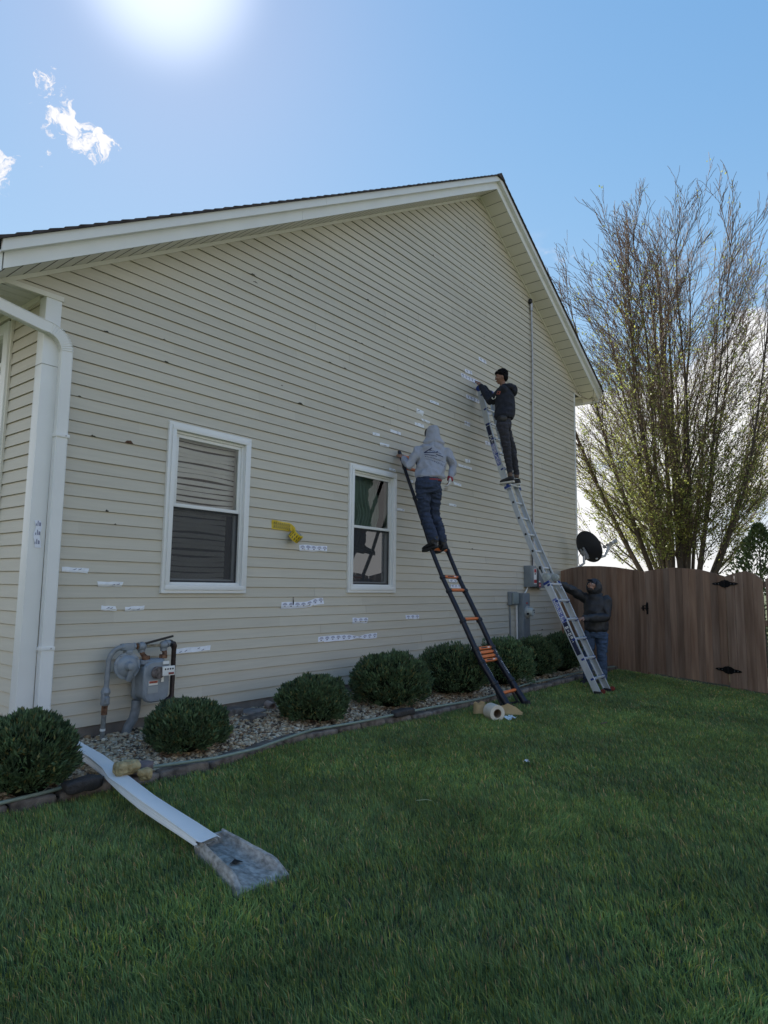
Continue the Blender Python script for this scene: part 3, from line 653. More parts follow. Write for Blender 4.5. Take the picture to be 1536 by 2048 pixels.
# ------------------------------------------------------------------ shrubs
bushm = M('arborvitae_foliage', (.075, .125, .058), .65, var=.4, scale=9, attr='tint', trans=.15)
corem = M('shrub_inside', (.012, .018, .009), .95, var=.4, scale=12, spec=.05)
def bush_arrays(rad, h, seed, n):
    rs = np.random.RandomState(seed); a = rs.normal(size=(n, 3)); a[:, 2] = a[:, 2] * 1.0; a /= np.linalg.norm(a, axis=1)[:, None]; keep = (a[:, 2] > -.62) & (rs.uniform(0, 1, n) < .25 + .75 * (np.sin(a[:, 0] * 7 + seed) * np.sin(a[:, 1] * 8 + seed * 2) * np.sin(a[:, 2] * 6 + seed) > -.28)); a = a[keep]; n = len(a)
    lump = np.array([mnoise.noise(Vector(tuple(v * 2.1)) + Vector((seed, 0, 0))) * .16 + mnoise.noise(Vector(tuple(v * 5.0)) + Vector((0, seed, 0))) * .16 + mnoise.noise(Vector(tuple(v * 12.0)) + Vector((0, seed, 4))) * .07 for v in a])
    rr = (1 + lump) * (1 - .26 * rs.uniform(0, 1, n) ** 2.2)
    cz = h * .46; P_ = np.stack([a[:, 0] * rr * rad, a[:, 1] * rr * rad, cz + a[:, 2] * rr * h * .56], 1)
    d_ = a * .75 + np.array([0, 0, .75]) + rs.normal(size=(n, 3)) * .33; d_ /= np.linalg.norm(d_, axis=1)[:, None]; b = np.cross(d_, a + rs.normal(size=(n, 3)) * .6); b /= np.linalg.norm(b, axis=1)[:, None] + 1e-9
    s = rs.uniform(.014, .046, (n, 1)); V = np.stack([P_ - d_ * s * .4, P_ + d_ * s * .3 + b * s * .2, P_ + d_ * s * (1.0), P_ + d_ * s * .3 - b * s * .2], 1).reshape(-1, 3)
    dep = np.clip((rr - .75) / .4, 0, 1); tone = rs.uniform(.5, 1.6, n); yel = rs.uniform(0, 1, n) < np.where(lump < -.05, .22, .06)
    col = np.stack([tone * np.where(yel, 2.3, 1), tone * np.where(yel, 1.25, 1), tone * .95, np.ones(n)], 1)
    return V, np.repeat(col, 4, 0)
BU = [((2.12, -.98), .33, .50, 'round dark green shrub at the left edge, in front of the corner board'), ((3.52, -.86), .335, .40, 'round dark green shrub in front of the gas meter'),
      ((5.13, -.80), .36, .45, 'small round shrub between the gas meter and the tall shrub'), ((6.45, -.82), .485, .60, 'largest round shrub, under the right window'),
      ((7.70, -.92), .49, .64, 'wide shrub left of the black and orange ladder rails'), ((8.98, -.98), .47, .66, 'bright green shrub seen through the foot of the black ladder'),
      ((10.15, -.92), .42, .62, 'dark shrub below the grey electric meter cabinet'), ((11.1, -.95), .40, .64, 'dark shrub behind the foot of the aluminium ladder')]
for i, ((x, y), rad, h, lb) in enumerate(BU):
    V, col = bush_arrays(rad, h, 20 + i, 26000 if i < 4 else 16000); V = V + np.array([x, y, .08]); t_ = empty('shrub', (x, y, .08), lb, 'shrub', 'clipped round shrubs along the house wall')
    if i in (5,): col[:, :3] *= 1.35
    np_mesh('foliage', V, np.arange(len(V)).reshape(-1, 4), bushm, t_, tint=col)
    q = MB(); q.ell((x, y, .08 + h * .46), (rad * .80, rad * .80, h * .46), n=22, m=16, jit=.25, seed=i); q.build('dark_core', corem, t_, smooth=True)  # solid core coloured near-black for the shade deep inside the foliage

# ------------------------------------------------------------------ pebbles
rs = np.random.RandomState(5)
bm = bmesh.new(); bmesh.ops.create_icosphere(bm, subdivisions=1, radius=1); BV = np.array([v.co[:] for v in bm.verts]); BF = np.array([[v.index for v in f.verts] for f in bm.faces]); bm.free()
def pebbles(n, x0, x1, layer):
    x = rs.uniform(x0, x1, n); e = np.interp(x, EX, EY) + .13; v = rs.uniform(0, 1, n); y = e + (-.01 - e) * v
    z = .05 + .065 * v + layer * rs.uniform(.2, 1, n); return np.stack([x, y, z], 1)
PP = np.concatenate([pebbles(15000, 1.3, 5.2, .010), pebbles(7500, 5.2, 8.6, .012), pebbles(4200, 8.6, 12.9, .012), pebbles(4000, 1.5, 6, .024)])
nP = len(PP); sz = rs.gamma(4, .0026, nP) + .005; sc3 = np.stack([rs.uniform(.9, 1.35, nP), rs.uniform(.75, 1.05, nP), rs.uniform(.5, .8, nP)], 1) * sz[:, None]
sc3 = np.where(PP[:, 0:1] > 8.6, sc3 * 1.35, sc3)
az = rs.uniform(0, 2 * np.pi, nP); tl = rs.normal(0, .35, nP)
B = BV[None] * (1 + rs.normal(0, .09, (nP, len(BV), 1))) * sc3[:, None, :]
c1, s1 = np.cos(tl)[:, None], np.sin(tl)[:, None]; B = np.stack([B[..., 0], B[..., 1] * c1 - B[..., 2] * s1, B[..., 1] * s1 + B[..., 2] * c1], -1)
c1, s1 = np.cos(az)[:, None], np.sin(az)[:, None]; B = np.stack([B[..., 0] * c1 - B[..., 1] * s1, B[..., 0] * s1 + B[..., 1] * c1, B[..., 2]], -1)
V = (B + PP[:, None, :]).reshape(-1, 3); F = (BF[None] + (np.arange(nP) * len(BV))[:, None, None]).reshape(-1, 3)
pal = np.array([[.50, .40, .27], [.62, .52, .37], [.20, .13, .08], [.38, .26, .15], [.70, .63, .50], [.10, .08, .06], [.52, .37, .20]]); pc = pal[rs.choice(7, nP, p=[.22, .24, .13, .13, .12, .1, .06])] * rs.uniform(.75, 1.2, (nP, 1))
col = np.repeat(np.concatenate([pc, np.ones((nP, 1))], 1), len(BV), 0)
np_mesh('gravel', V, F, M('river_pebbles', (.9, .9, .9), .7, var=.12, scale=60, attr='tint', bump=.2, bscale=120), kind='stuff', tint=col, smooth=True)

# ------------------------------------------------------------------ edging stones
edgm = M('edging_stone', (.125, .10, .085), .95, var=.5, scale=12, bump=.8, bscale=90, col2=(.25, .215, .185))
r_ = ngz(17); x = 1.15; i = 0
def rough_block(c, size, ang, seed, m, name, label=None, cat=None, group=None, amp=.012, tiltx=0.):
    bm = bmesh.new(); bmesh.ops.create_cube(bm, size=1); bmesh.ops.subdivide_edges(bm, edges=bm.edges, cuts=5, use_grid_fill=True)
    ca, sa = math.cos(ang), math.sin(ang)
    for v in bm.verts:
        p = v.co.copy(); rr = Vector((abs(p.x) * 2, abs(p.y) * 2, abs(p.z) * 2)); k = (rr.x ** 6 + rr.y ** 6 + rr.z ** 6) ** (1 / 6) if seed not in (54, 55) else (rr.x ** 3 + rr.y ** 3 + rr.z ** 3) ** (1 / 3); p = p / max(k, 1e-6) * max(rr) if max(rr) > .99 else p
        p = Vector((p.x * size[0], p.y * size[1], p.z * size[2])); nn = mnoise.noise(p * 14 + Vector((seed * 3.1, 0, 0))) * amp + mnoise.noise(p * 45 + Vector((0, seed, 0))) * amp * .4
        p += p.normalized() * nn if p.length > 1e-6 else Vector((0, 0, 0)); p.z += p.x * tiltx
        v.co = Vector((p.x * ca - p.y * sa, p.x * sa + p.y * ca, p.z))
    me = bpy.data.meshes.new(name); bm.to_mesh(me); bm.free(); me.materials.append(m)
    for p in me.polygons: p.use_smooth = seed not in (54, 55)
    o = bpy.data.objects.new(name, me); C.objects.link(o); o.location = c; return tag(o, label, cat, group)
while x < 12.5:
    ln = r_.uniform(.30, .46); xc = x + ln / 2; sl = (edge(x + ln) - edge(x)) / ln; wd = r_.uniform(.11, .15)
    rough_block((xc, edge(xc) + .07, .032 + r_.uniform(-.008, .008)), (ln - .012, wd, .095), math.atan(sl), i, edgm, 'edging_stone', 'rough brown edging block in the row between the gravel bed and the lawn', 'edging block', 'edging blocks between gravel and lawn', tiltx=r_.uniform(-.04, .04))
    x += ln; i += 1
rockm = M('dark_wet_rock', (.035, .032, .032), .7, var=.4, scale=14, bump=.8, bscale=60)
rough_block((2.37, -1.31, .125), (.26, .11, .085), .05, 51, rockm, 'rock', 'long blackish stone lying on the edging left of the white drain pipe', 'rock', amp=.02)
rough_block((6.02, -1.33, .115), (.36, .11, .07), .02, 52, rockm, 'rock', 'dark flat stone lying on the edging under the largest shrub', 'rock', amp=.015)
rough_block((2.86, -1.22, .125), (.17, .17, .07), .5, 53, M('purple_flagstone', (.17, .135, .135), .85, var=.3, scale=16, bump=.6), 'rock', 'purplish flat stone behind the two yellow rocks', 'rock', amp=.01)
yel = M('yellow_limestone', (.36, .27, .12), .85, var=.4, scale=18, bump=.9, bscale=50, col2=(.52, .43, .24))
rough_block((2.625, -1.43, .205), (.165, .12, .10), .1, 54, yel, 'rock', 'larger yellow rock weighing down the white drain pipe', 'rock', amp=.03)
rough_block((2.725, -1.50, .145), (.09, .09, .085), .9, 55, yel, 'rock', 'smaller yellow rock wedged beside the white drain pipe', 'rock', amp=.025)
rough_block((4.60, -.10, .15), (.24, .16, .09), .1, 56, edgm, 'paving_block', 'upright grey block against the foundation right of the gas meter', 'paving block', amp=.008)
rough_block((4.86, -.12, .12), (.30, .22, .05), .2, 57, M('pale_paver', (.27, .24, .22), .9, var=.3, scale=9, bump=.5), 'paving_block', 'pale flat paver lying against the foundation', 'paving block', amp=.008)
rough_block((4.72, -.33, .105), (.34, .14, .06), .1, 58, edgm, 'paving_block', 'brown block in the pebbles in front of the pale paver', 'paving block', amp=.01)
# ------------------------------------------------------------------ grass
def grass(n, r0, r1, wd, hh, seed, side=0):
    rs = np.random.RandomState(seed); pts = []; got = 0
    f2 = np.array([fwd.x, fwd.y]); f2 /= np.linalg.norm(f2); base_a = math.atan2(f2[1], f2[0]); half = .66
    while got < n:
        m_ = n; r_ = np.sqrt(rs.uniform(r0 * r0, r1 * r1, m_)); a = base_a + (rs.uniform(-half, half, m_) if not side else np.where(rs.uniform(0, 1, m_) < .7, -1, 1) * rs.uniform(half, 1.25, m_)); x = CAM.x + r_ * np.cos(a); y = CAM.y + r_ * np.sin(a)
        ok = (y < np.interp(x, EX, EY) + .01)
        # stay on this side of the fence
        t_ = (x - FA.x) * fn.x + (y - FA.y) * fn.y; ok &= t_ > -.05
        # keep the splash block free
        u = (y + 2.56) / -.66; xm = 2.46 - .12 * u; hw = .085 + .05 * u; ok &= ~((u > -.02) & (u < 1.0) & (np.abs(x - xm) < hw))
        pts.append(np.stack([x[ok], y[ok]], 1)); got += ok.sum()
    P_ = np.concatenate(pts)[:n]; n = len(P_)
    cl = np.sin(P_[:, 0] * 2.1 + 1.3 * np.sin(P_[:, 1] * 1.7)) * np.sin(P_[:, 1] * 2.6 + np.sin(P_[:, 0] * 1.1)) ; cl2 = np.sin(P_[:, 0] * 9 + 2 * np.sin(P_[:, 1] * 5)) * np.sin(P_[:, 1] * 11 + 1.5 * np.sin(P_[:, 0] * 7)); cl3 = np.sin(P_[:, 0] * 23 + 2 * np.sin(P_[:, 1] * 17)) * np.sin(P_[:, 1] * 27)
    h = hh * rs.uniform(.45, 1.15, n) * (1 + .08 * cl + .14 * cl2 + .14 * cl3); a = rs.uniform(0, 2 * np.pi, n) * .5 + 1.2 * cl + .9 * cl2 + 1.0; lean = rs.gamma(2.2, .20, n) * h
    dx, dy = np.cos(a) * lean, np.sin(a) * lean; wa = rs.uniform(0, 2 * np.pi, n); w_ = wd * rs.uniform(.6, 1.2, n) * .5; wx, wy = np.cos(wa) * w_, np.sin(wa) * w_
    z0 = np.full(n, -.004); x, y = P_[:, 0], P_[:, 1]
    V = np.stack([np.stack([x - wx, y - wy, z0], 1), np.stack([x + wx, y + wy, z0], 1), np.stack([x + dx * .35 + wx * .85, y + dy * .35 + wy * .85, h * .55], 1), np.stack([x + dx * .35 - wx * .85, y + dy * .35 - wy * .85, h * .55], 1), np.stack([x + dx, y + dy, h * .96], 1)], 1).reshape(-1, 3)
    b = np.arange(n)[:, None] * 5; Q = np.concatenate([b + np.array([[0, 1, 2, 3]])], 1); T = b + np.array([[3, 2, 4, 4]])
    tone = rs.uniform(.6, 1.4, n) * (1 + .16 * cl + .14 * cl2 + .1 * cl3); k = rs.uniform(0, 1, n); dry = k < .045; ylw = k > .86
    col = np.stack([tone * np.where(dry, 3.4, np.where(ylw, 1.75, 1)), tone * np.where(dry, 1.5, np.where(ylw, 1.25, 1)), tone * np.where(dry, 2.0, np.where(ylw, .7, 1)), np.ones(n)], 1)
    return V, Q, b + np.array([[3, 2, 4]]), np.repeat(col, 5, 0)
GV, GQ, GT, GC = [], [], [], []; o = 0
for args in ((110000, 1.15, 2.9, .0036, .048, 1), (150000, 2.9, 5.2, .0048, .050, 2), (140000, 5.2, 8.6, .0075, .046, 3), (70000, 8.6, 13.5, .012, .044, 4), (60000, .3, 4.5, .0065, .050, 5, 1), (60000, 4.5, 9, .011, .046, 6, 1)):
    V, Q, T, col = grass(*args); GV.append(V); GQ.append(Q + o); GT.append(T + o); GC.append(col); o += len(V)
GV = np.concatenate(GV).astype(np.float32); GQ = np.concatenate(GQ); GT = np.concatenate(GT); GC = np.concatenate(GC).astype(np.float32)
me = bpy.data.meshes.new('grass'); go = bpy.data.objects.new('grass', me); C.objects.link(go); tag(go, kind='stuff')
me.vertices.add(len(GV)); me.vertices.foreach_set('co', GV.ravel()); li = np.concatenate([GQ.ravel(), GT.ravel()]).astype(np.int32); me.loops.add(len(li)); me.loops.foreach_set('vertex_index', li)
ls = np.concatenate([np.arange(len(GQ)) * 4, len(GQ) * 4 + np.arange(len(GT)) * 3]).astype(np.int32); lt = np.concatenate([np.full(len(GQ), 4), np.full(len(GT), 3)]).astype(np.int32)
me.polygons.add(len(ls)); me.polygons.foreach_set('loop_start', ls); me.polygons.foreach_set('loop_total', lt); me.update(calc_edges=True)
at = me.color_attributes.new('tint', 'FLOAT_COLOR', 'POINT'); at.data.foreach_set('color', GC.ravel())
me.materials.append(M('grass_blades', (.205, .305, .112), .5, var=.25, scale=1.2, attr='tint', trans=.3, spec=.35))
# ------------------------------------------------------------------ garden hose and small ground things
hosem = M('green_hose', (.22, .27, .22), .5, var=.12, scale=20)
hp = [(1.3, -1.22), (1.87, -1.20), (2.15, -1.20), (2.36, -1.19), (2.67, -1.17), (2.97, -1.22), (3.43, -1.36), (3.88, -1.36), (4.33, -1.25), (4.76, -1.16), (5.43, -1.27), (6.19, -1.36), (7.1, -1.43), (8.15, -1.44), (9.27, -1.33), (10.42, -1.33), (10.91, -1.36), (11.9, -1.45), (12.3, -1.50)]
hx = [p[0] for p in hp]; hy = [p[1] for p in hp]
ps = []
for i in range(150):
    x = 1.3 + 11 * i / 149; ps.append((x, float(np.interp(x, hx, hy)) - .005 + .012 * math.sin(x * 3.1), .103 + .008 * math.sin(x * 2.3) + (.012 if 2.3 < x < 2.75 else 0)))
q = MB(); q.tube(ps, .013, 10); q.build('garden_hose', hosem, base=(1.3, -1.22, 0), smooth=True, label='pale green garden hose lying along the inside of the edging blocks', cat='hose')
# drain extension: crushed white pipe
base = (2.60, -.75, .0)
q = MB(); pts = [(2.72, -.30, .20), (2.69, -.62, .185), (2.655, -.95, .175), (2.60, -1.25, .165), (2.565, -1.42, .150), (2.52, -1.66, .135), (2.475, -1.95, .115), (2.44, -2.22, .105), (2.41, -2.48, .095), (2.382, -2.70, .086)]
ws = [.100, .102, .104, .108, .125, .112, .108, .110, .118, .125]; hs_ = [.072, .070, .066, .058, .034, .058, .064, .060, .050, .040]
rings = []
for i, p in enumerate(pts):
    p = Vector(p); a = (Vector(pts[min(i + 1, 9)]) - Vector(pts[max(i - 1, 0)])).normalized(); s_ = a.cross(Vector((0, 0, 1))).normalized(); n_ = s_.cross(a); c = []
    W_, H_ = ws[i] / 2, hs_[i] / 2
    for (u, v) in ((-1, -.9), (-.9, -1), (.9, -1), (1, -.9), (1, -.5), (.95, -.35), (1, -.2), (.95, 0), (1, .2), (.95, .35), (1, .5), (1, .9), (.9, 1), (-.9, 1), (-1, .9), (-1, .5), (-.95, .35), (-1, .2), (-.95, 0), (-1, -.2), (-.95, -.35), (-1, -.5)):
        jag = (.012 * math.sin(u * 9 + v * 5) + .010 * math.sin(u * 23) + (.03 * v if v > .5 else 0)) if i == 9 else 0
        c.append(p + s_ * u * W_ + n_ * v * H_ + a * jag)
    rings.append(c)
q.loft(rings, cap=False)
rin = [[Vector(p) * .96 + Vector(pts[i]) * .04 for p in rings[i]] for i in range(10)]; q.loft(rin, cap=False); q.loft([rings[9], rin[9]], cap=False)
q.build('drain_pipe', white, base=base, smooth=True, auto=30, label='bent white metal downspout extension crossing the edging to the splash block', cat='drain pipe')
# splash block
def SP(u, v, z):   # u along 0..1, v across -1..1
    y = -2.63 - .61 * u; xm = 2.455 - .118 * u; hw = .085 + .055 * u + .03 * max(0, u - .8); return (xm + hw * v, y - .01 * v, z)
q = MB(); n = 14; rings = []
for i in range(n + 1):
    u = i / n; fl = .030 - .012 * u; rim = .098 - .012 * u - (.062 * max(0, (u - .82) / .18) ** 1.5)
    prof = [(-1.12, -.01), (-1.10, rim * .8), (-1.0, rim), (-.90, rim * .93), (-.78, fl + .012), (-.66, fl), (0, fl + .004 * math.sin(u * 40)), (.66, fl), (.78, fl + .012), (.88, rim * .93), (1.0, rim), (1.10, rim * .8), (1.12, -.01)]
    rings.append([SP(u, v, z + .003 * mnoise.noise(Vector((v * 3, u * 9, 0)))) for v, z in prof])
q.loft(rings); 
# back wall
q.prism([SP(-.0, -1.05, -.005), SP(-.0, 1.05, -.005), SP(.0, 1.05, .085), SP(.0, -1.05, .085)], (.0, -.022, 0))
spm = M('grey_fibreglass', (.25, .235, .21), .85, var=.35, scale=38, bump=.5, bscale=90, col2=(.50, .48, .445), stretch=(1, .5, 1))
sp = q.build('splash_block', spm, base=(2.4, -2.9, 0), smooth=True, auto=45, label='weathered grey splash block with a small hole, lying in the grass', cat='splash block')
q = MB(); q.add([SP(.52, -.35, .036), SP(.46, .1, .036), SP(.56, .28, .036)], [(0, 1, 2)]); q.build('hole', hole, sp)
q = MB(); q.add([SP(.83, 1.06, .060), SP(.86, .94, .064), SP(.93, .98, .05)], [(0, 1, 2)]); q.build('chip', hole, sp)
for u in (.25, .42, .62, .80):
    q = MB(); q.tube([SP(u, -.62, .026 - .012 * u), SP(u + .01, -.2, .0285 - .012 * u), SP(u - .015, .2, .0285 - .012 * u), SP(u, .62, .027 - .012 * u)], .0035, 6); q.build('rib', spm, sp)
# short pvc pipe by the foundation
q = MB(); a_, b_ = Vector((5.16, -.04, .155)), Vector((5.10, -.20, .150)); q.tube([a_, b_], .045, 18, cap=False); q.tube([a_, b_], .038, 18, cap=False); q.loft([[b_ + (Vector((math.cos(t), .35 * math.cos(t), math.sin(t))).normalized()) * rr for t in [2 * math.pi * j / 18 for j in range(18)]] for rr in (.045, .038)], cap=False)
q.build('drain_outlet', M('pinkish_pvc', (.42, .33, .29), .6, var=.2), base=(5.13, -.12, .1), smooth=True, auto=40, label='short open pipe end poking from the foundation beside the small round shrub', cat='pipe')
# roll of flashing paper and its backing
kraft = M('kraft_paper', (.50, .37, .20), .75, var=.16, scale=9, bump=.25, bscale=30); cream = M('cream_paper', (.66, .60, .50), .7, var=.08, scale=10); core = M('cardboard_core', (.22, .15, .10), .9, var=.2)
rc = Vector((6.83, -2.03, .093)); ax = Vector((-.52, -.85, .0)).normalized(); u_, v_ = frame_of(ax)
roll = empty('flashing_roll', (6.83, -2.03, 0), 'cream roll of flashing tape lying in the grass at the black ladder foot', 'tape roll')
def cyl_ring(q, c, ax, ro, ri, L_, n=40):
    u, v = frame_of(ax); R4 = []
    for (rr, dd) in ((ro, -L_ / 2), (ro, L_ / 2), (ri, L_ / 2), (ri, -L_ / 2), (ro, -L_ / 2)): R4.append([c + ax * dd + (u * math.cos(t) + v * math.sin(t)) * rr for t in [2 * math.pi * j / n for j in range(n)]])
    q.loft(R4, cap=False)
q = MB(); cyl_ring(q, rc, ax, .092, .050, .17); q.build('roll_body', cream, roll, smooth=True, auto=40)
q = MB(); cyl_ring(q, rc, ax, .049, .043, .168); q.build('core', core, roll, smooth=True, auto=40)
q = MB(); c = []
for i in range(10):
    t = R(200 + i * 8); 
    c.append(rc + (u_ * math.cos(t) + v_ * math.sin(t)) * .0945)
q = MB()
for k in range(8):
    t0 = 2 * math.pi * (k * .035 + .52); t1 = 2 * math.pi * ((k + 1) * .035 + .52)
    q.add([rc + ax * s_ * .083 + (u_ * math.cos(t) + v_ * math.sin(t)) * .0935 for t in (t0, t1) for s_ in (-1, 1)], [(0, 1, 3, 2)])
q.build('printed_strip', M('pale_blue_print', (.42, .52, .58), .6, var=.3, scale=60), roll)
q = MB(); px_ = [(6.89, -1.97), (6.96, -1.95), (7.02, -1.98), (7.07, -2.03), (7.11, -2.06), (7.17, -2.13), (7.21, -2.21)]; zz = [(.03, .15), (.025, .16), (.02, .13), (.02, .14), (.02, .16), (.03, .12), (.03, .055)]
vs = []
for (x, y), (za, zb) in zip(px_, zz): vs += [(x, y, za), (x - .01, y + .02, (za + zb) / 2), (x, y, zb)]
q.add(vs, [(3 * i + j, 3 * i + 3 + j, 3 * i + 4 + j, 3 * i + 1 + j) for i in range(6) for j in range(2)])
q.build('peeled_backing', kraft, base=(7.1, -2.0, 0), smooth=True, label='curled brown paper backing trailing from the tape roll on the grass', cat='paper')
q = MB(); vs = []
for i in range(14):
    t = i / 13 * 2 * math.pi * .95; rr = .085 + .012 * math.sin(i * 3.1); vs += [(6.93 + rr * 1.1 * math.cos(t), -1.80 + rr * math.sin(t), .04 + .01 * math.sin(i)), (6.93 + rr * 1.05 * math.cos(t), -1.80 + rr * math.sin(t), .155 + .015 * math.sin(i * 2.3))]
q.add(vs, [(2 * i, 2 * i + 2, 2 * i + 3, 2 * i + 1) for i in range(13)]); q.build('peeled_backing', kraft, base=(6.98, -1.8, 0), smooth=True, label='loop of crumpled brown backing paper behind the cream tape roll', cat='paper')
def scrap(c, s, seed, m, label):
    r_ = ngz(seed); q = MB(); n = 5; vs = []
    for i in range(n):
        for j in range(n): vs.append((c[0] + (i / (n - 1) - .5) * s[0] + r_.uniform(-.2, .2) * s[0] / n, c[1] + (j / (n - 1) - .5) * s[1] + r_.uniform(-.2, .2) * s[1] / n, c[2] + r_.uniform(0, 1) * s[2]))
    q.add(vs, [(i * n + j, (i + 1) * n + j, (i + 1) * n + j + 1, i * n + j + 1) for i in range(n - 1) for j in range(n - 1)])
    q.build('paper_scrap', m, base=(c[0], c[1], 0), label=label, cat='paper scrap')
scrap((6.91, -2.20, .02), (.13, .10, .05), 3, M('bluish_liner', (.55, .66, .70), .5, var=.3, scale=50), 'pale blue scrap of tape liner beside the roll on the grass')
scrap((5.29, -3.20, .035), (.05, .045, .03), 4, M('white_paper', (.72, .74, .78), .6), 'small white crumpled paper scrap alone in the middle of the lawn')
q = MB(); q.tube([(7.25, -3.12, .05), (7.32, -3.14, .055), (7.40, -3.13, .045)], .006, 6); q.build('twig', twigm, base=(7.3, -3.13, 0), label='short dry twig lying on the lawn right of the white scrap', cat='twig')
q = MB(); q.tube([(3.80, -3.12, .055), (3.85, -3.17, .06), (3.88, -3.19, .05)], .0028, 6); q.build('twig', M('pale_blade', (.3, .36, .2), .7), base=(3.85, -3.17, 0), label='pale dry stalk lying on the lawn right of the splash block', cat='twig')

# ------------------------------------------------------------------ gas meter
gm = M('grey_meter_paint', (.25, .285, .32), .5, .1, var=.14, scale=12, bump=.12, bscale=40); gm2 = M('grey_pipe_paint', (.235, .26, .285), .5, .1, var=.2, scale=16)
rust = M('rusty_iron', (.12, .05, .028), .85, .2, var=.5, scale=26, bump=.4, col2=(.26, .14, .08)); dkp = M('dark_brown_pipe', (.035, .022, .02), .5, .2, var=.3, scale=30)
gmr = empty('gas_meter', (3.5, -.16, .1), 'grey gas meter with regulator and pipes standing against the siding', 'gas meter')
def P3(*a): return [Vector(p) for p in a]
q = MB(); q.tube(P3((3.135, -.15, .08), (3.14, -.15, .40)), .021, 14); q.build('riser_pipe', M('old_grey_pipe', (.20, .21, .20), .7, var=.3, scale=30), gmr, smooth=True)
q = MB(); q.tube(P3((3.135, -.15, .195), (3.135, -.15, .215)), .0235, 14); q.build('white_band', vinylw, gmr, smooth=True)
q = MB(); q.tube(P3((3.14, -.15, .335), (3.142, -.15, .42)), .026, 14); q.build('rusty_sleeve', rust, gmr, smooth=True)
q = MB(); q.tube(P3((3.142, -.15, .415), (3.142, -.15, .43), (3.142, -.15, .445), (3.142, -.15, .49), (3.142, -.15, .50), (3.142, -.15, .53), (3.142, -.15, .55), (3.142, -.15, .575)), [.030, .042, .040, .040, .030, .044, .040, .024], 8)
vl = q.build('shutoff_valve', gm2, gmr, smooth=True, auto=25)
q = MB(); q.tube(P3((3.142, -.15, .47), (3.09, -.21, .47)), .019, 10); q.box((3.075, -.225, .485), (.016, .035, .10)); q.build('handle', gm2, vl, bevel=.003)
arc = [(3.145, -.15, .57), (3.152, -.15, .78)] + [(3.152 + .10 * (1 - math.cos(t)), -.15 - .03 * t, .80 + .125 * math.sin(t)) for t in [R(a) for a in (0, 15, 30, 45, 60, 75, 90)]]
q = MB(); q.tube(arc, .023, 14); q.build('inlet_pipe', gm2, gmr, smooth=True)
q = MB(); q.bx(3.26, 3.365, -.215, -.155, .895, .955); q.tube(P3((3.24, -.19, .925), (3.265, -.19, .925)), .034, 8); q.tube(P3((3.365, -.185, .925), (3.385, -.185, .925)), .034, 8); q.bx(3.285, 3.345, -.225, -.15, .862, .895)
q.tube(P3((3.31, -.19, .88), (3.31, -.20, .83)), .026, 12)
rg = q.build('regulator_body', gm, gmr, bevel=.006)
dc = Vector((3.30, -.215, .755)); dx = Vector((-.10, -1, .05)).normalized(); u_, v_ = frame_of(dx)
q = MB(); prof = [(-.05, .03), (-.045, .085), (-.015, .100), (-.012, .122), (.004, .122), (.007, .100), (.02, .09), (.035, .070), (.04, .045), (.06, .038), (.085, .032), (.09, .02)]
q.loft([[dc + dx * d_ + (u_ * math.cos(t) + v_ * math.sin(t)) * r_ for t in [2 * math.pi * j / 36 for j in range(36)]] for d_, r_ in prof])
rd = q.build('regulator_diaphragm', gm, gmr, smooth=True, auto=40)
for k in range(8): q = MB(); t = 2 * math.pi * k / 8 + .2; p = dc + (u_ * math.cos(t) + v_ * math.sin(t)) * .111; q.tube([p, p + dx * .014], .008, 6); q.build('bolt', gm2, rd)
q = MB(); q.tube([dc + dx * .05 + Vector((.02, 0, -.02)), dc + dx * .045 + Vector((.01, 0, -.085)), dc + dx * .02 - Vector((-.01, 0, .125))], .026, 12); q.build('vent', gm, rd, smooth=True)
q = MB(); q.tube(P3((3.38, -.185, .925), (3.43, -.185, .922)), .019, 12); q.tube(P3((3.395, -.185, .925), (3.41, -.185, .925)), .030, 6); q.build('union', rust, gmr, smooth=True, auto=30)
q = MB(); q.ell((3.452, -.19, .92), (.044, .042, .044)); q.tube(P3((3.452, -.19, .92), (3.452, -.19, .865)), .032, 12); q.tube(P3((3.43, -.19, .92), (3.415, -.19, .92)), .040, 10); q.build('elbow', gm2, gmr, smooth=True)
q = MB(); q.tube(P3((3.452, -.195, .87), (3.455, -.21, .845), (3.475, -.225, .82)), [.025, .022, .024], 12); q.tube(P3((3.478, -.225, .832), (3.48, -.225, .80)), .038, 8); q.build('rusty_swivel', rust, gmr, smooth=True, auto=30)
q = MB(); q.bx(3.49, 3.655, -.20, -.17, .905, .933); q.bx(3.49, 3.655, -.205, -.165, .925, .931); q.build('meter_bar', M('old_bar', (.26, .23, .17), .8, var=.5, scale=30), gmr, bevel=.003)
q = MB(); q.ell((3.685, -.19, .92), (.046, .042, .044)); q.tube(P3((3.685, -.19, .92), (3.685, -.19, .865)), .032, 12); q.tube(P3((3.685, -.19, .92), (3.745, -.195, .938)), .033, 10); q.tube(P3((3.71, -.19, .93), (3.72, -.19, .934)), .042, 8); q.build('elbow', gm2, gmr, smooth=True)
q = MB(); q.tube(P3((3.685, -.195, .87), (3.688, -.21, .845), (3.665, -.225, .82)), [.025, .022, .024], 12); q.tube(P3((3.662, -.225, .834), (3.66, -.225, .80)), .038, 8); q.build('rusty_swivel', rust, gmr, smooth=True, auto=30)
q = MB(); q.box((3.62, -.20, .972), (.33, .014, .020), (Vector((.97, .06, .17)).normalized(), Vector((-.06, 1, 0)).normalized(), Vector((-.17, 0, .98)).normalized())); q.build('black_bracket', black, gmr)
q = MB(); q.tube(P3((3.735, -.195, .935), (3.765, -.195, .932)), .034, 8); q.build('union_nut', black, gmr)
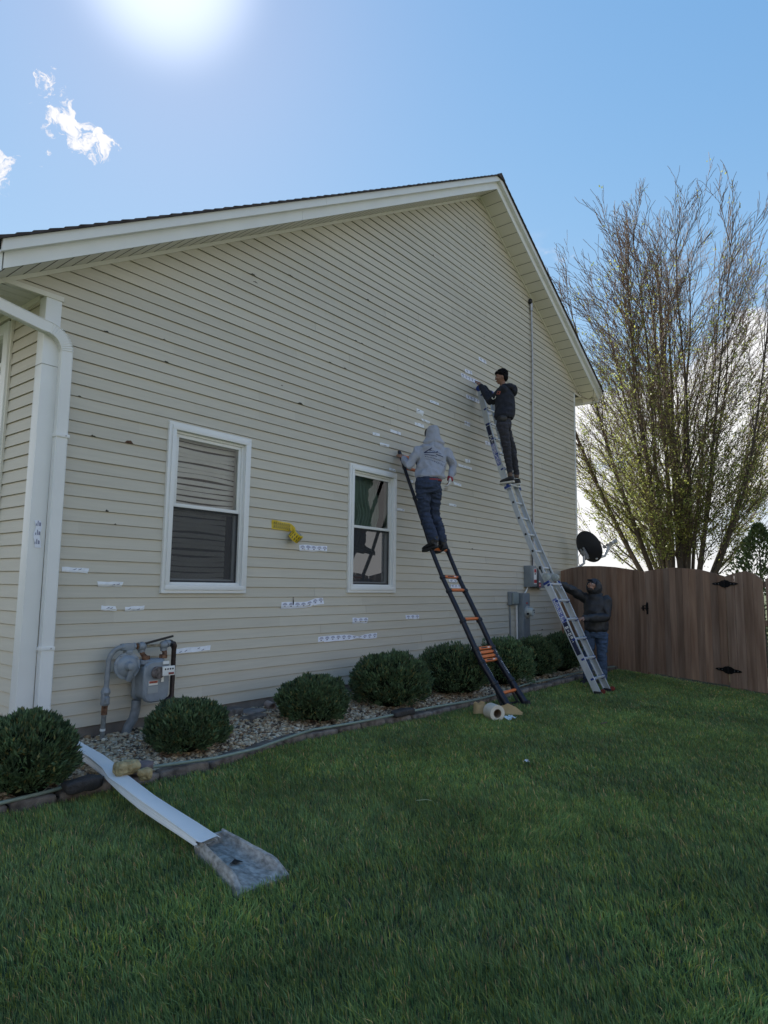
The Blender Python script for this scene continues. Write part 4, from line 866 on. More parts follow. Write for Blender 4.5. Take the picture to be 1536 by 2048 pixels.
q = MB(); q.tube(P3((3.76, -.195, .932), (3.785, -.195, .925), (3.795, -.195, .90), (3.795, -.195, .875), (3.795, -.195, .45), (3.79, -.195, .41), (3.76, -.20, .395), (3.70, -.21, .40)), [.024, .030, .030, .023, .022, .032, .034, .024], 12); q.build('outlet_pipe', dkp, gmr, smooth=True)
# meter case
def rrect(cx, cz, w_, h_, r_, y, n=5):
    o = []
    for (sx, sz, a0) in ((1, 1, 0), (-1, 1, 90), (-1, -1, 180), (1, -1, 270)):
        for i in range(n + 1):
            a = R(a0 + 90 * i / n); o.append((cx + (w_ / 2 - r_) * (1 if math.cos(a) > 1e-6 or (abs(math.cos(a)) <= 1e-6 and sx > 0) else -1) * (1 if abs(math.cos(a)) > 1e-6 else 1) + r_ * math.cos(a) if False else cx + sx * (w_ / 2 - r_) + r_ * math.cos(a), y, cz + sz * (h_ / 2 - r_) + r_ * math.sin(a)))
    return o
q = MB(); cx, cz = 3.552, .600; yo = -.055
q.loft([rrect(cx, cz, .23, .34, .06, -.085), rrect(cx, cz, .262, .365, .07, -.10), rrect(cx, cz, .262, .365, .07, -.118), rrect(cx, cz, .228, .34, .07, -.128), rrect(cx, cz, .228, .34, .07, -.275), rrect(cx, cz, .268, .375, .08, -.280), rrect(cx, cz, .268, .375, .08, -.302), rrect(cx, cz, .24, .35, .07, -.317)])
mc = q.build('meter_case', gm, gmr, smooth=True, auto=30)
tv_ = [2 * math.pi * j / 24 for j in range(24)]
q = MB(); q.loft([[(cx + .125 * math.cos(t), -.205 + .09 * math.sin(t), z) for t in tv_] for z in (.76, .79)] + [[(cx + .11 * math.cos(t), -.205 + .075 * math.sin(t), .802) for t in tv_]]); q.build('top_plate', gm, gmr, smooth=True, auto=40)
for (a, b) in ((-.122, .0), (-.112, .145), (-.112, -.135), (.112, .145), (.112, -.135), (.122, 0), (-.045, -.178), (.045, -.178)): q = MB(); q.tube([(cx + a, -.30, cz + b), (cx + a, -.312, cz + b)], .010, 6); q.build('bolt', gm2, mc)
q = MB(); q.tube(P3((3.535, -.315, .685), (3.545, -.365, .685)), .055, 18); q.build('dial_housing', M('dirty_brown', (.15, .125, .115), .8, var=.6, scale=30), mc, smooth=True, auto=40)
q = MB(); q.bx(3.565, 3.690, -.385, -.366, .655, .742); ix = q.build('index_plate', vinylw, mc, bevel=.003)
for i in range(4): q = MB(); q.tube([(3.588 + .026 * i, -.386, .716), (3.588 + .026 * i, -.388, .716)], .0085, 8); q.build('dial', black, ix)
q = MB(); q.bx(3.622, 3.678, -.3885, -.3865, .665, .684); q.build('red_digits', M('red_counter', (.25, .06, .05), .6, var=.5, scale=200), ix)
q = MB(); q.bx(3.60, 3.66, -.330, -.318, .755, .783); q.build('paper_tag', vinylw, mc)
q = MB(); q.bx(3.585, 3.612, -.330, -.3185, .595, .645); q.build('paper_tag', vinylw, mc)
q = MB(); q.bx(3.462, 3.555, -.3225, -.318, .572, .612); q.build('warning_label', M('label_white', (.75, .74, .70), .6), mc)
q = MB(); q.bx(3.466, 3.551, -.3245, -.3226, .590, .610); q.build('warning_text', M('label_red', (.35, .08, .05), .6, var=.5, scale=120), mc)
q = MB(); q.bx(3.455, 3.56, -.3215, -.318, .500, .560); q.build('name_plate', M('plate_grey', (.33, .36, .37), .5), mc)
q = MB(); q.tube(P3((3.47, -.115, .42), (3.47, -.112, .33), (3.455, -.105, .25), (3.425, -.085, .19), (3.41, -.075, .14), (3.41, -.07, .06)), .043, 18); q.build('conduit', gm2, gmr, smooth=True)

# ------------------------------------------------------------------ electric boxes on the wall
eg = M('electric_grey', (.23, .265, .29), .45, .2, var=.10, scale=7); dkg = M('dark_grey_box', (.075, .085, .10), .5, .2, var=.1, scale=7)
rd_ = M('label_red2', (.42, .04, .05), .55, var=.25, scale=60); wt_ = M('sticker_white', (.78, .78, .76), .55)
bx_ = empty('electrical_box', (11.75, -.07, 1.75), 'grey electrical box with tall red and white warning sticker, above the meter cabinet', 'electrical box')
q = MB(); q.bx(11.64, 11.885, -.165, -.012, 1.545, 1.955); q.build('case', eg, bx_, bevel=.006)
q = MB(); q.bx(11.67, 11.878, -.172, -.166, 1.56, 1.94); q.build('cover', eg, bx_, bevel=.002)
q = MB(); q.bx(11.75, 11.865, -.1755, -.1725, 1.60, 1.90); lb = q.build('sticker', wt_, bx_)
q = MB(); q.bx(11.752, 11.863, -.1775, -.1758, 1.62, 1.685); q.build('red_band', rd_, lb)
q = MB(); q.bx(11.765, 11.85, -.1775, -.1758, 1.825, 1.89); q.build('warning_print', rd_, lb)
q = MB(); q.tube(P3((11.80, -.1757, 1.80), (11.80, -.178, 1.80)), .022, 10); q.build('black_print', black, lb)
bx2 = empty('electrical_box', (12.1, -.07, 1.7), 'grey disconnect box with dark edge strip and small red sticker, behind the aluminium ladder', 'electrical box')
q = MB(); q.bx(11.96, 12.33, -.15, -.012, 1.53, 1.90); q.build('case', eg, bx2, bevel=.006)
q = MB(); q.bx(11.90, 11.985, -.168, -.014, 1.53, 1.91); q.build('side_strip', dkg, bx2, bevel=.004)
q = MB(); q.bx(12.00, 12.10, -.154, -.1505, 1.545, 1.625); q.build('red_sticker', rd_, bx2); q = MB(); q.bx(12.01, 12.075, -.154, -.1505, 1.64, 1.665); q.build('white_sticker', wt_, bx2)
q = MB(); q.bx(12.035, 12.065, -.1575, -.1545, 1.565, 1.60); q.build('arrow_print', wt_, bx2)
mb = empty('electric_meter', (11.4, -.08, 1.0), 'tall narrow grey meter cabinet with a round glass meter, above the dark shrub', 'electric meter')
q = MB(); q.bx(11.33, 11.60, -.155, -.012, .12, 1.425); q.build('cabinet', eg, mb, bevel=.008)
q = MB(); q.bx(11.35, 11.585, -.162, -.1555, .5, 1.40); q.build('cover', eg, mb, bevel=.002)
q = MB(); q.bx(11.43, 11.49, -.165, -.1625, 1.225, 1.25); q.build('red_label', rd_, mb)
mcx = Vector((11.475, -.162, 1.075)); dx = Vector((0, -1, 0)); u_, v_ = frame_of(dx)
def disc(q, prof, c, n=36): q.loft([[c + dx * d_ + (u_ * math.cos(t) + v_ * math.sin(t)) * r_ for t in [2 * math.pi * j / n for j in range(n)]] for d_, r_ in prof])
q = MB(); disc(q, [(0, .115), (.025, .113), (.03, .095)], mcx); q.build('meter_ring', M('bright_grey', (.46, .48, .48), .4, .3), mb, smooth=True, auto=40)
q = MB(); disc(q, [(.03, .082), (.115, .080), (.125, .072)], mcx); mg = q.build('meter_dome', M('meter_glass', (.50, .53, .50), .15, var=.1), mb, smooth=True, auto=40)
for c_, s_ in (((.02, -.1275, .03), (.035, .004, .03)), ((.035, -.1275, -.01), (.03, .004, .02)), ((-.08, -.05, -.035), (.01, .05, .04))): q = MB(); q.box(mcx + Vector(c_), s_); q.build('display', black, mg)
tb = empty('telephone_box', (11.05, -.05, 1.33), 'small grey utility box left of the meter cabinet', 'utility box')
q = MB(); q.bx(10.97, 11.24, -.085, -.012, 1.20, 1.45); q.build('case', eg, tb, bevel=.01); q = MB(); q.bx(11.0, 11.22, -.125, -.086, 1.225, 1.435); q.build('lid', M('box_lid_grey', (.25, .30, .30), .5, var=.08), tb, bevel=.012)
q = MB(); q.tube(P3((11.03, -.03, 1.22), (11.05, -.03, .1)), .014, 10); q.build('conduit', eg, tb, smooth=True)
q = MB(); q.tube(P3((11.24, -.06, 1.20), (11.26, -.06, .1)), .016, 10); q.build('white_conduit', vinylw, tb, smooth=True)
q = MB(); q.tube(P3((11.70, -.07, 1.55), (11.62, -.07, 1.46), (11.56, -.07, 1.42)), .013, 10); q.build('connecting_pipe', vinylw, bx_, smooth=True)
cd = empty('conduit', (12.03, -.05, 2), 'thin grey metal conduit climbing the siding to a weatherhead under the roof', 'conduit')
q = MB(); q.tube(P3((12.035, -.05, 7.42), (12.06, -.05, 6.2), (12.03, -.05, 4.5), (12.01, -.05, 2.28), (11.98, -.05, 1.90)), .020, 10); q.build('pipe', galv, cd, smooth=True)
q = MB(); q.tube(P3((12.035, -.05, 7.25), (12.035, -.05, 7.42)), .034, 12); q.build('coupling', galv, cd, smooth=True)
q = MB(); q.ell((12.0, -.045, 7.45), (.045, .05, .06)); q.build('weatherhead', black, cd, smooth=True)
for z in (6.6, 5.3, 4.0, 2.8):
    q = MB(); q.bx(11.99, 12.08, -.052, -.02, z, z + .02); q.build('strap', galv, cd)
cb = MB(); cb.tube(P3((11.97, -.035, 2.9), (11.95, -.035, 2.3), (11.96, -.05, 1.92)), .007, 8); cb.build('cable', black, cd, smooth=True)
# ------------------------------------------------------------------ satellite dish behind the fence
sdh = empty('satellite_dish', (13.75, -.55, 1.0), 'black satellite dish on a curved grey mast above the fence at the house corner', 'satellite dish')
def PX(x, y, z): return Vector((x, y, z))
DC = Vector((13.76, -.50, 2.43)); dn = Vector((1.0, -.16, .30)).normalized()
va = Vector((-.36, .45, .82)); va = (va - dn * va.dot(dn)).normalized(); ua = va.cross(dn).normalized()
if ua.dot(Vector((.62, -.78, 0))) < 0: ua = -ua
q = MB(); rings = []
for k, r_ in enumerate((.02, .25, .5, .75, .92, 1.0)):
    rings.append([DC + (ua * math.cos(t) * .285 + va * math.sin(t) * .36) * r_ + dn * (.085 * (r_ * r_ - 1)) for t in [2 * math.pi * j / 40 for j in range(40)]])
r2 = [[p + dn * .008 for p in g_] for g_ in reversed(rings)]
q.loft(rings + r2); q.build('reflector', M('dish_black', (.014, .016, .022), .55, var=.15, scale=8), sdh, smooth=True, auto=50)
BK = DC - dn * .11 - va * .10 - ua * .10
q = MB(); q.box(BK - dn * .03, (.12, .16, .06), (ua, va, dn)); q.box(BK + va * .09 - dn * .01 + ua * .04, (.03, .10, .03), (ua, va, dn)); q.box(BK + va * .09 - dn * .01 - ua * .04, (.03, .10, .03), (ua, va, dn)); q.box(BK - va * .08 - dn * .03, (.07, .09, .08), (ua, va, dn)); q.build('mount_bracket', galv, sdh, bevel=.006)
q = MB(); b0 = BK - dn * .06 - Vector((0, 0, .02)); q.tube([b0, b0 - Vector((0, 0, .17)), Vector((b0.x - .05, b0.y + .05, b0.z - .22)), Vector((b0.x - .10, b0.y + .13, b0.z - .30)), Vector((b0.x - .14, b0.y + .22, b0.z - .42)), Vector((b0.x - .14, b0.y + .24, .0))], .026, 12); q.build('mast', galv, sdh, smooth=True)
LN = DC + dn * .42 - va * .20 + ua * .20 + Vector((0, 0, .06))
q = MB(); q.tube([DC - dn * .05 - va * .30 + ua * .02, DC + dn * .15 - va * .32 + ua * .12, LN - dn * .03], [.018, .032, .055], 12); q.build('feed_arm', M('arm_grey', (.50, .49, .47), .5, var=.1), sdh, smooth=True)
q = MB(); q.box(LN, (.30, .09, .13), (ua, va, dn)); q.build('feed_head', M('head_grey', (.33, .32, .30), .55, var=.1), sdh, bevel=.02)
for k in (-1, 0, 1):
    q = MB(); q.tube([LN + ua * .09 * k - dn * .03, LN + ua * .09 * k - dn * .13], [.048, .042], 14); q.build('feed_horn', M('horn_grey', (.55, .54, .52), .5), sdh, smooth=True, auto=40)
q = MB(); q.tube([b0 + Vector((.0, 0, -.02)), b0 + Vector((-.18, 0, .04)), b0 + Vector((-.31, 0, -.05)), b0 + Vector((-.30, 0, -.18)), b0 + Vector((-.17, 0, -.27)), b0 + Vector((-.04, 0, -.25))], .006, 8); q.build('cable', black, sdh, smooth=True)

# ------------------------------------------------------------------ repair tape on the siding
tapem = M('white_tape', (.82, .85, .95), .45, var=.05, scale=25); tapeb = M('thin_white_tape', (.80, .83, .88), .45, var=.08, scale=25)
ink = M('blue_ink', (.045, .06, .20), .5, var=.2); inkb = M('black_ink', (.02, .02, .05), .5); wrinkm = M('wrinkle_shade', (.10, .12, .20), .6)
TP = [  # x0, x1, course, style, height, label
 (2.74, 2.98, 12.16, 'B', .045, 'short white tape strip beside the down pipe, highest of the four above the gas meter'),
 (3.08, 3.32, 11.10, 'B', .045, 'white tape strip below and left of the left window corner'),
 (3.12, 3.27, 9.14, 'B', .045, 'smaller of two short tape pieces above the gas meter inlet pipe'),
 (3.36, 3.56, 9.08, 'B', .045, 'wrinkled tape piece directly under the left window corner'),
 (3.91, 4.36, 5.30, 'B', .05, 'long thin white tape strip just right of the gas meter'),
 (5.62, 6.11, 15.28, 'A', .078, 'straight printed white tape strip below the yellow tape'),
 (5.34, 6.07, 9.36, 'A', .078, 'long wavy printed tape strip between the two windows, below sill height'),
 (6.63, 6.95, 7.18, 'A', .075, 'short printed tape patch under the right window'),
 (5.98, 7.15, 5.30, 'A', .075, 'longest printed tape strip, twisted in its middle, lowest on the wall'),
 (7.82, 8.16, 7.28, 'A', .070, 'printed tape patch left of the lower half of the black ladder'),
 (6.99, 7.15, 30.15, 'B', .045, 'faint tape patch upper left of the right window, the higher of that pair'),
 (7.16, 7.37, 29.1, 'B', .045, 'faint tape patch just left of the top of the black ladder'),
 (7.39, 7.65, 31.2, 'B', .045, 'pale tape strip left of the grey hoodie shoulder'),
 (8.04, 8.24, 35.1, 'B', .075, 'ragged square tape patch above the grey hood'),
 (8.19, 8.41, 34.1, 'B', .040, 'thin tape strip immediately above the grey hood'),
 (8.01, 8.25, 33.25, 'B', .055, 'tape patch immediately left of the top of the grey hood'),
 (8.41, 8.67, 37.25, 'B', .045, 'highest tape strip above the man in the grey hoodie'),
 (9.47, 9.65, 36.02, 'A', .07, 'small crumpled tape patch left of the aluminium ladder, level with the boy\'s belt'),
 (10.18, 10.44, 34.1, 'A', .07, 'printed tape patch touching the left aluminium rail'),
 (9.49, 9.65, 30.25, 'B', .07, 'small square tape patch right of the grey hoodie elbow'),
 (9.27, 9.70, 29.25, 'B', .045, 'long faint tape strip right of the grey sleeve'),
 (9.12, 9.36, 26.35, 'B', .045, 'tape strip just right of the gloved hand'),
 (8.98, 9.20, 23.1, 'B', .04, 'faint tape strip right of the knees of the man in jeans'),
 (9.96, 10.22, 47.3, 'A', .07, 'topmost tape patch, above and left of the boy\'s head'),
 (9.48, 9.72, 44.25, 'A', .07, 'tape patch just above the strip being pressed on by the boy'),
 (9.36, 9.98, 43.25, 'A', .075, 'tape strip being pressed on by the boy at the ladder top'),
 (9.52, 9.96, 40.25, 'A', .07, 'tape strip passing behind the top of the aluminium ladder rail'),
 (10.23, 10.38, 39.2, 'A', .07, 'tape patch seen between the aluminium ladder and the boy\'s hoodie'),
 (10.69, 10.84, 33.1, 'A', .07, 'tape patch seen between the aluminium ladder rail and the boy\'s trousers'),
 (7.57, 7.76, 21.15, 'B', .04, 'faint tape strip right of the upper half of the right window'),
 (7.83, 7.97, 25.2, 'B', .04, 'tape patch seen between the black ladder and the hem of the grey hoodie'),
 (7.37, 7.53, 26.15, 'B', .04, 'tape strip on the wall just above the right window frame'),
 (8.98, 9.23, 12.15, 'A', .05, 'upper of two tape strips seen between the black ladder rungs'),
 (9.04, 9.34, 11.4, 'A', .055, 'lower of two tape strips seen between the black ladder rungs')]
def wally(z):
    k = z / H - 2; f = k - math.floor(k); return lapy(min(f, .92))
for ti, (x0, x1, kc, st, hh, lab) in enumerate(TP):
    r_ = ngz(100 + ti); zc = Z(kc); nx = max(4, int((x1 - x0) / .04)); rows = [-.5, -.3, -.1, .1, .3, .5]; q = MB(); vs = []
    def cz(u):
        if ti == 6: return zc - .028 + .050 * (1 / (1 + math.exp(-(u - .72) * 16)))
        if ti == 8: return zc + .006 * math.sin(u * 6)
        return zc + (r2 - .5) * .02 * (u - .5) + .002 * math.sin(u * 11 + ti)
    def hw(u):
        if ti == 8: return hh * (1 - .68 * math.exp(-((u - .66) / .10) ** 2))
        return hh * (1 + .05 * math.sin(u * 9 + ti))
    r2 = r_.random(); sl = r_.uniform(-.018, .018); sr = r_.uniform(-.02, .02)
    def TPt(u, v, lift=0.):
        x = x0 + (x1 - x0) * u + (sl * (v + .5)) * (1 - u) + sr * v * u; z = cz(u) + hw(u) * v
        y = min(wally(z), wally(z + .012) + .004, wally(z - .010) + .004) - .0035 - (.0025 * abs(mnoise.noise(Vector((x * 22, z * 30, ti))))) - lift
        return (x, y, z)
    for i in range(nx + 1):
        for v in rows: vs.append(TPt(i / nx, v))
    n_ = len(rows); q.add(vs, [(i * n_ + j, (i + 1) * n_ + j, (i + 1) * n_ + j + 1, i * n_ + j + 1) for i in range(nx) for j in range(n_ - 1)])
    to = q.build('repair_tape', tapem if st == 'A' else tapeb, base=(x0, 0, zc), smooth=True, label=lab, cat='tape', group='strips of repair tape stuck on the siding')
    q = MB(); qb = MB()
    def patch(q, ua, ub, va_, vb): 
        q.add([TPt(ua, va_, .0022), TPt(ub, va_, .0022), TPt(ub, vb, .0022), TPt(ua, vb, .0022)], [(0, 1, 2, 3)])
    W_ = x1 - x0
    if st == 'A':
        n2 = max(2, int(W_ / .098)); 
        for i in range(n2):
            c = (i + .55) / n2; wdt = .028 / W_
            for (v0, v1, k) in ((.29, .35, .8), (.19, .235, 1.25), (.06, .12, 1.35)): patch(q, max(.01, c - wdt * k), min(.99, c + wdt * k), v0, v1)
            patch(qb, max(.01, c - .012 / W_ - .004), min(.99, c + .012 / W_), -.20, -.08)
        q.build('print', ink, to); qb.build('logo_blocks', inkb, to)
    else:
        for i in range(max(2, int(W_ / .10))):
            c = r_.uniform(.15, .85); v0 = r_.uniform(-.45, .2); w_ = .018 / W_
            q.add([TPt(c - w_, v0, .0022), TPt(c, v0 + .12, .0022), TPt(c + w_, v0 + .30, .0022), TPt(c + w_ * 1.1, v0 + .18, .0022), TPt(c + .1 * w_, v0, .0022)], [(0, 1, 4), (1, 2, 3, 4)])
        q.build('print', wrinkm, to)  # dark ticks painted in as the shade of curls and wrinkles, no lettering
# printed strip standing on the corner board
q = MB(); vs = []
for i in range(9):
    z = 1.80 + .026 * i * 1.12; x = 2.50 + .008 * math.sin(i * 1.3) + (.012 if i == 0 else 0); vs += [(x - .022, -.0305, z), (x + .030, -.0305, z)]
q.add(vs, [(2 * i, 2 * i + 1, 2 * i + 3, 2 * i + 2) for i in range(8)])
to = q.build('repair_tape', tapem, base=(2.5, -.03, 1.8), label='printed tape strip stuck upright on the white corner board', cat='tape', group='strips of repair tape stuck on the siding')
q = MB()
for k in range(3):
    z = 1.83 + .078 * k
    for (xx, h_) in ((2.486, .02), (2.499, .045), (2.512, .032), (2.520, .03)): q.add([(xx, -.032, z), (xx + .005, -.032, z), (xx + .005, -.032, z + h_), (xx, -.032, z + h_)], [(0, 1, 2, 3)])
q.build('print', ink, to)
# yellow tape with its roll hanging
ym = M('yellow_tape', (.72, .52, .03), .45, var=.06, scale=30); yt = empty('yellow_tape_roll', (5.45, -.03, 2.1), 'yellow tape strip on the siding with its roll dangling from the end', 'tape roll')
q = MB(); vs = []
for i in range(9):
    u = i / 8; x = 5.155 + .30 * u; zc = 2.223 - .012 * u; hh = .105 + .004 * math.sin(u * 7)
    for v in (-.5, -.1, .1, .5): z = zc + hh * v; vs.append((x, min(wally(z), wally(z + .012)) - .004, z))
q.add(vs, [(i * 4 + j, i * 4 + 4 + j, i * 4 + 5 + j, i * 4 + 1 + j) for i in range(8) for j in range(3)]); st_ = q.build('strip', ym, yt)
q = MB()
for i in range(9):
    for v in (-.25, .22):
        x = 5.175 + .031 * i; z = 2.221 - .0014 * i + .088 * v; q.add([(x, -.0295, z - .017), (x + .010, -.0295, z - .017), (x + .024, -.0295, z + .017), (x + .014, -.0295, z + .017)], [(0, 1, 2, 3)])
q.build('print', inkb, st_)
ra = Vector((.32, -.62, .70)).normalized(); rc = Vector((5.475, -.095, 2.10)); 
q = MB(); cyl_ring(q, rc, ra, .074, .050, .10); rb = q.build('roll', ym, yt, smooth=True, auto=40)
q = MB(); cyl_ring(q, rc + ra * .004, ra, .0495, .042, .101); q.build('core', M('grey_core', (.42, .42, .43), .7), rb, smooth=True, auto=40)
q = MB(); u_, v_ = frame_of(ra)
for k in range(14):
    t = 2 * math.pi * k / 14
    for s_ in (-.022, .018):
        p = rc + ra * s_ + (u_ * math.cos(t) + v_ * math.sin(t)) * .0752; tg = (-u_ * math.sin(t) + v_ * math.cos(t)); q.add([p - ra * .015 - tg * .009, p - ra * .015 + tg * .001, p + ra * .015 + tg * .009, p + ra * .015 - tg * .001], [(0, 1, 2, 3)])
q.build('print', inkb, rb)
q = MB(); q.add([(5.44, -.026, 2.255), (5.44, -.026, 2.17), (5.455, -.05, 2.16), (5.455, -.05, 2.24), (5.46, -.08, 2.12), (5.47, -.09, 2.20)], [(0, 1, 2, 3), (3, 2, 4, 5)]); q.build('strip_end', ym, yt)

# ------------------------------------------------------------------ black telescoping ladder
lb_m = M('black_anodised', (.020, .021, .032), .35, .3, var=.2, scale=20); orm = M('orange_rung', (.72, .17, .035), .45, var=.08, scale=15)
LZ = [0, .17, .58, 1.07, 1.46, 1.65, 2.04, 2.31, 2.76, 3.14, 3.50]; LY = [-1.885, -1.755, -1.45, -1.18, -.955, -.845, -.655, -.55, -.365, -.20, -.055]
def l1(z, side):      # side -1 left, +1 right
    t = z / 3.5; xc = 7.735 + .025 * t; hw = .222 - .028 * t; return Vector((xc + side * hw, float(np.interp(z, LZ, LY)), z))
l1r = empty('telescopic_ladder', (7.73, -1.885, 0), 'black telescoping ladder with orange rungs leaning under the man in the grey hoodie', 'ladder')
stages = [(.02, .31, .040), (.31, .56, .037), (.56, .72, .0355), (.72, 1.08, .033), (1.08, 1.475, .0305), (1.475, 1.66, .028), (1.66, 2.05, .0265), (2.05, 2.42, .025), (2.42, 2.80, .0235), (2.80, 3.27, .022), (3.27, 3.46, .021)]
for sd_ in (-1, 1):
    q = MB(); COL = []
    for (a, b, r_) in stages:
        n = 4; q.tube([l1(a + (b - a) * i / n, sd_) for i in range(n + 1)], r_, 16, squash=1.15)
        d_ = (l1(b, sd_) - l1(b - .03, sd_)).normalized(); p = l1(b, sd_); qc = MB(); qc.tube([p - d_ * .035, p - d_ * .03, p + d_ * .004, p + d_ * .008], [r_ * 1.02, r_ * 1.22, r_ * 1.22, r_ * .95], 14, squash=1.2); COL.append(qc)
    rl = q.build('rail', lb_m, l1r, smooth=True, auto=40); [c_.build('collar', black, rl, smooth=True, auto=40) for c_ in COL]
    q = MB(); p = l1(.0, sd_); q.box(p + Vector((0, .01, .035)), (.085, .11, .07), None, .8); q.build('foot', rubber, l1r, bevel=.01)
    if sd_ < 0: q = MB(); p = l1(3.49, -1); d_ = (l1(3.49, -1) - l1(3.4, -1)).normalized(); q.tube([p - d_ * .06, p + d_ * .01, p + d_ * .03], [.026, .027, .018], 16); q.build('end_cap', black, l1r, smooth=True)
    # lettering along the lowest stage
    q = MB(); r2_ = ngz(31 + sd_); z = .66
    while z > .36:
        c = l1(z, sd_); nrm_ = Vector((-.25 if sd_ > 0 else .15, -1, .35)).normalized(); al = (l1(z + .02, sd_) - l1(z - .02, sd_)).normalized(); ac = al.cross(nrm_).normalized(); nn_ = ac.cross(al)
        nn_ = nn_ if nn_.y < 0 else -nn_; w_ = r2_.uniform(.006, .014)
        for k in (-1, 1): 
            if r2_.random() < .8: p = c + nn_ * .043 + ac * .006 * k; q.add([p - ac * .003 - al * w_ * .5, p + ac * .003 - al * w_ * .5, p + ac * .003 + al * w_ * .5, p - ac * .003 + al * w_ * .5], [(0, 1, 2, 3)])
        z -= .019
    q.build('lettering', wt_, rl)
rz = [.19, .565, .615, .665, .715, 1.09, 1.475, 1.655, 2.045, 3.25, 3.44]
for i, z in enumerate(rz):
    a, b = l1(z, -1), l1(z, 1); a, b = a + Vector((.02, 0, 0)), b - Vector((.02, 0, 0)); al = (l1(z + .02, 1) - l1(z - .02, 1)).normalized(); nn_ = al.cross(Vector((1, 0, 0))).normalized(); nn_ = nn_ if nn_.y < 0 else -nn_; c = (a + b) / 2
    q = MB(); q.box(c, ((b - a).length, .038, .040 if z in (.565, .615, .665, .715) else .034), (Vector((1, 0, 0)), nn_, al)); ru = q.build('rung', orm, l1r, bevel=.006)
    q = MB()
    for k in (-1, 1):
        for j in (-1, 1): q.box(c + nn_ * .0195 + Vector((k * ((b - a).length / 2 - .028), 0, 0)) + al * .012 * j, (.032, .003, .009), (Vector((1, 0, 0)), nn_, al))
    if z in (.565, .715, 1.655): q.box(c + nn_ * .0196 - Vector((.02, 0, 0)), (.14, .003, .016), (Vector((1, 0, 0)), nn_, al))
    q.build('black_inserts', black, ru)
    if z in (.565, .715, 1.655):
        q = MB()
        for k in range(4): q.box(c + nn_ * .0202 + Vector((.075 + .014 * k, 0, 0)), (.009, .003, .016), (Vector((1, 0, 0)), nn_, al))
        q.build('print', wt_, ru)
q = MB(); a, b = l1(.09, -1), l1(.09, 1); q.tube([a + Vector((0, .06, -.05)), (a + b) / 2 + Vector((0, .10, -.06)), b + Vector((0, .06, -.05))], .014, 10); q.build('stabiliser_bar', black, l1r, smooth=True)
for sd_ in (-1, 1):
    q = MB(); a = l1(.30, sd_); b = l1(.02, sd_) + Vector((0, .10, .0)); q.tube([a, (a + b) / 2 + Vector((-.02 * sd_, .03, .0)), b], [.016, .014, .018], 10); q.build('brace', black, l1r, smooth=True)

# ------------------------------------------------------------------ aluminium articulated ladder
alu = M('brushed_aluminium', (.60, .63, .66), .36, .45, var=.08, scale=12, stretch=(1, 1, .2)); blu = M('blue_plastic', (.015, .045, .23), .45, var=.15)
L2Z = [0, .69, 1.34, 1.72, 2.04, 2.75, 3.2, 3.82, 4.33, 5.07]; L2Y = [-2.28, -1.915, -1.59, -1.375, -1.21, -.875, -.70, -.455, -.285, -.075]
def l2(z, s, inner=False):    # s = -1..1 across
    t = z / 5.07; xc = 9.62 + .435 * t; hw = .195 if not inner else .150; return Vector((xc + s * hw, float(np.interp(z, L2Z, L2Y)), z))
l2r = empty('aluminium_ladder', (9.62, -2.28, 0), 'tall aluminium articulated ladder with blue brackets leaning against the wall below the boy', 'ladder')
def along(z): return (l2(z + .03, 0) - l2(z - .03, 0)).normalized()
def crail(z0, z1, s, inner, wid, dep, name, n=8):
    rings = []
    for i in range(n + 1):
        z = z0 + (z1 - z0) * i / n; al = along(z); nn_ = al.cross(Vector((1, 0, 0))).normalized(); nn_ = nn_ if nn_.y < 0 else -nn_; c = l2(z, s, inner); X_ = Vector((s, 0, 0))
        o = []
        for (u, v) in ((.5, -.5), (.5, .5), (-.5, .5), (-.5, .40), (.36, .40), (.36, -.40), (-.5, -.40), (-.5, -.5)): o.append(c + X_ * u * wid + nn_ * v * dep)
        rings.append(o)
    q = MB(); q.loft(rings, cap=False); o = []
    return q.build(name, alu, l2r, smooth=True, auto=25)
r1 = {}
for s in (-1, 1):
    r1[s] = crail(.03, 1.60, s, False, .032, .098, 'outer_rail'); crail(1.50, 3.30, s, True, .028, .078, 'inner_rail'); r1[s, 't'] = crail(3.16, 5.03, s, False, .032, .098, 'outer_rail')
def lrung(z, hw, blue, inner):
    al = along(z); nn_ = al.cross(Vector((1, 0, 0))).normalized(); nn_ = nn_ if nn_.y < 0 else -nn_; a, b = l2(z, -1, inner), l2(z, 1, inner); off = nn_ * (.045 if blue else .0)
    q = MB(); q.tube([a + off, b + off], .018, 12, squash=1.15); ru = q.build('rung', alu, l2r, smooth=True, auto=40)
    if blue:
        for s, p in ((-1, a), (1, b)):
            q = MB(); q.box(p + off * .75 + Vector((s * -.022, 0, 0)), (.018, .055, .055), (Vector((1, 0, 0)), nn_, al)); q.box(p + off * .5 + Vector((s * .0175, 0, 0)), (.006, .05, .03), (Vector((1, 0, 0)), nn_, al)); q.build('bracket', blu, ru, bevel=.004)
    else:
        for s, p in ((-1, a), (1, b)):
            q = MB(); q.box(p + Vector((s * .0155, 0, 0)), (.004, .034, .034), (Vector((1, 0, 0)), nn_, al)); q.build('square_plug', black, ru)
for z in (.21, .48, .755, 1.035, 1.315, 1.56): lrung(z, 0, True, False)
for z in (1.84, 2.11, 2.385, 2.66, 2.93): lrung(z, 0, False, True)
for z in (3.22, 3.50, 3.78, 4.06, 4.34, 4.62, 4.90): lrung(z, 0, True, False)
dx = Vector((-1, 0, 0)); u_, v_ = frame_of(dx)
